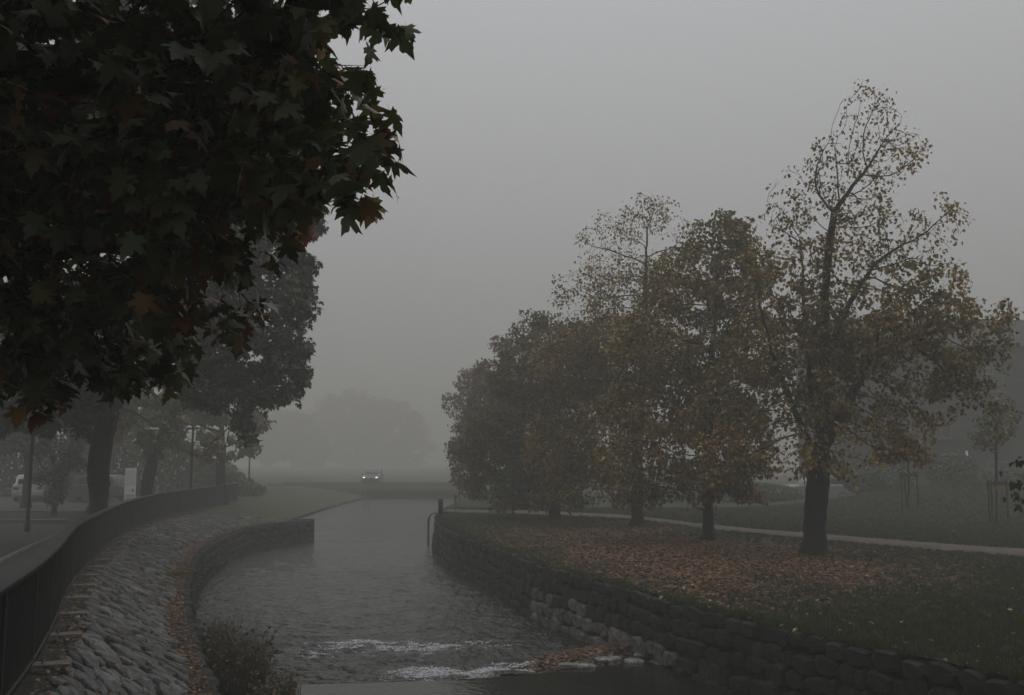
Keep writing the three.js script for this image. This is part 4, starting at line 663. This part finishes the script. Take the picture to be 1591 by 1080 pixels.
{ // bushes and building in the fog on the right
  const bush = (label, px, py, depth, rx, ry, seed) => {
    const c = atDepth(px, py, depth), r = rng(seed), base = V(c.x, mound(c.x, c.z) - 0.1, c.z), g = thing('round_bush', label, 'bush', base, 'bushes in the fog'), spots = [], s = depth / F;
    for (let k = 0; k < 6500; k++) { const v = V(rnd(-1, 1, r), rnd(-1, 1, r), rnd(-1, 1, r)); if (v.length() > 1) { k--; continue; } v.multiplyScalar(Math.pow(v.length(), -0.5)); const n = 0.8 + 0.4 * fbm(v.x * 2 + seed, v.y * 2, v.z * 2, 3); spots.push({ p: V(v.x * rx * s * n, (ry * s) * (1 + v.y * n), v.z * rx * s * 0.9 * n), size: rnd(0.1, 0.18, r) }); }
    const stems = []; for (let k = 0; k < 9; k++) { const c2 = new THREE.CatmullRomCurve3([V(0, 0, 0), V(rnd(-0.3, 0.3, r), ry * s * 0.7, rnd(-0.3, 0.3, r)), V(rnd(-1, 1, r) * rx * s * 0.6, ry * s * 1.6, rnd(-1, 1, r) * rx * s * 0.6)]); stems.push(new THREE.TubeGeometry(c2, 6, 0.02, 4)); }
    mesh('stems', mergeGeometries(stems), M.bark, g); leafCloud('foliage', g, limeLeaves, M.leaf, spots, r, palettes.green);
  };
  bush('large round bush in fog beyond the grass mound', 1482, 750, 50, 38, 30, 141); bush('wide low bush in fog behind the tall lime trunk', 1350, 782, 50, 34, 22, 142); bush('bush in fog at the foot of the mound beside the low bush', 1395, 778, 52, 26, 22, 143); bush('dark bush in fog behind the staked young tree', 1545, 754, 52, 30, 24, 144);
  bush('long hedge bush in fog behind the lime row', 1180, 765, 54, 60, 16, 145); 
  const wallM = std({ color: lin(0.1, 0.095, 0.09), map: grainMap }), roofM = std({ color: lin(0.1, 0.085, 0.08), map: grainMap }), frameM = std({ color: lin(0.11, 0.108, 0.105) }), glassM = new THREE.MeshPhysicalMaterial({ color: lin(0.03, 0.033, 0.036), roughness: 0.1 });
  const D = 60, top = atDepth(1580, 482, D).y, x0 = atDepth(1330, 700, D).x, x1 = 62, w = x1 - x0, hgt = top - 2.2;
  const bd = thing('apartment_building', 'long grey apartment building almost lost in fog beyond the park', 'building', V((x0 + x1) / 2, -0.1, -D - 6));
  mesh('wall', new THREE.BoxGeometry(w, hgt, 12).translate(0, hgt / 2, 0), wallM, bd);
  const rs = new THREE.Shape([[-6.6, 0], [6.6, 0], [2.5, 2.2], [-2.5, 2.2]].map((q) => new THREE.Vector2(...q))); mesh('roof', new THREE.ExtrudeGeometry(rs, { depth: w + 0.8, bevelEnabled: false }).rotateY(Math.PI / 2).translate(-w / 2 - 0.4, hgt + 0.003, 0), roofM, bd);
  for (let f = 0; f < Math.floor(hgt / 2.9); f++) for (let k = 0; k < Math.floor(w / 3.4); k++) { const x = -w / 2 + 1.9 + k * 3.4, y = 1.6 + f * 2.9, wd = mesh('window', new THREE.BoxGeometry(1.3, 1.5, 0.08).translate(x, y, 6.02), frameM, bd); for (const s of [-1, 1]) mesh('pane', new THREE.BoxGeometry(0.54, 1.32, 0.04).translate(x + s * 0.3, y, 6.05), glassM, wd); mesh('sill', new THREE.BoxGeometry(1.45, 0.06, 0.2).translate(x, y - 0.8, 6.1), frameM, wd); }
}
{ // ladder hoop, mooring post and sign at the corner of the right wall
  const st = std({ color: lin(0.12, 0.12, 0.12), roughness: 0.5, metalness: 0.5 });
  const l = thing('ladder_rail', 'bent tube ladder rail on the corner of the retaining wall', 'ladder', V(wallX(39.6) - 0.25, -0.2, -39.6));
  mesh('stile', new THREE.TubeGeometry(new THREE.CatmullRomCurve3([V(0.25, 0.35, 0), V(0.05, 0.35, 0), V(-0.1, 0.15, 0), V(-0.12, -0.4, 0), V(-0.12, -1.0, 0)]), 20, 0.028, 6), st, l);
  mesh('stile', new THREE.TubeGeometry(new THREE.CatmullRomCurve3([V(0.25, 0.35, -0.45), V(0.05, 0.35, -0.45), V(-0.1, 0.15, -0.45), V(-0.12, -0.4, -0.45), V(-0.12, -1.0, -0.45)]), 20, 0.028, 6), st, l);
  for (let k = 0; k < 3; k++) mesh('rung', new THREE.CylinderGeometry(0.016, 0.016, 0.45, 6).rotateX(Math.PI / 2).translate(-0.12, -0.25 - k * 0.3, -0.225), st, l);
  const p = thing('mooring_post', 'short square post at the corner of the retaining wall', 'post', V(wallX(41) + 0.15, 0, -41)); mesh('shaft', new THREE.BoxGeometry(0.19, 0.6, 0.19).translate(0, 0.31, 0), M.mortar, p); mesh('cap', new THREE.BoxGeometry(0.22, 0.05, 0.22).translate(0, 0.65, 0), M.mortar, p);
  const q = onLevel(711, 793, 0), s = thing('small_sign', 'small plate on a thin pole near the wall corner', 'sign', q); mesh('pole', new THREE.CylinderGeometry(0.025, 0.025, 1.5, 8).translate(0.08, 0.75, 0), st, s); mesh('post', new THREE.BoxGeometry(0.09, 0.6, 0.09).translate(-0.1, 0.3, 0), st, s); mesh('plate', new THREE.BoxGeometry(0.24, 0.1, 0.03).translate(-0.1, 0.64, 0), st, s);
}

scene.traverse((o) => { if (o.isMesh) { o.castShadow = true; o.receiveShadow = true; } });
renderer.render(scene, camera);
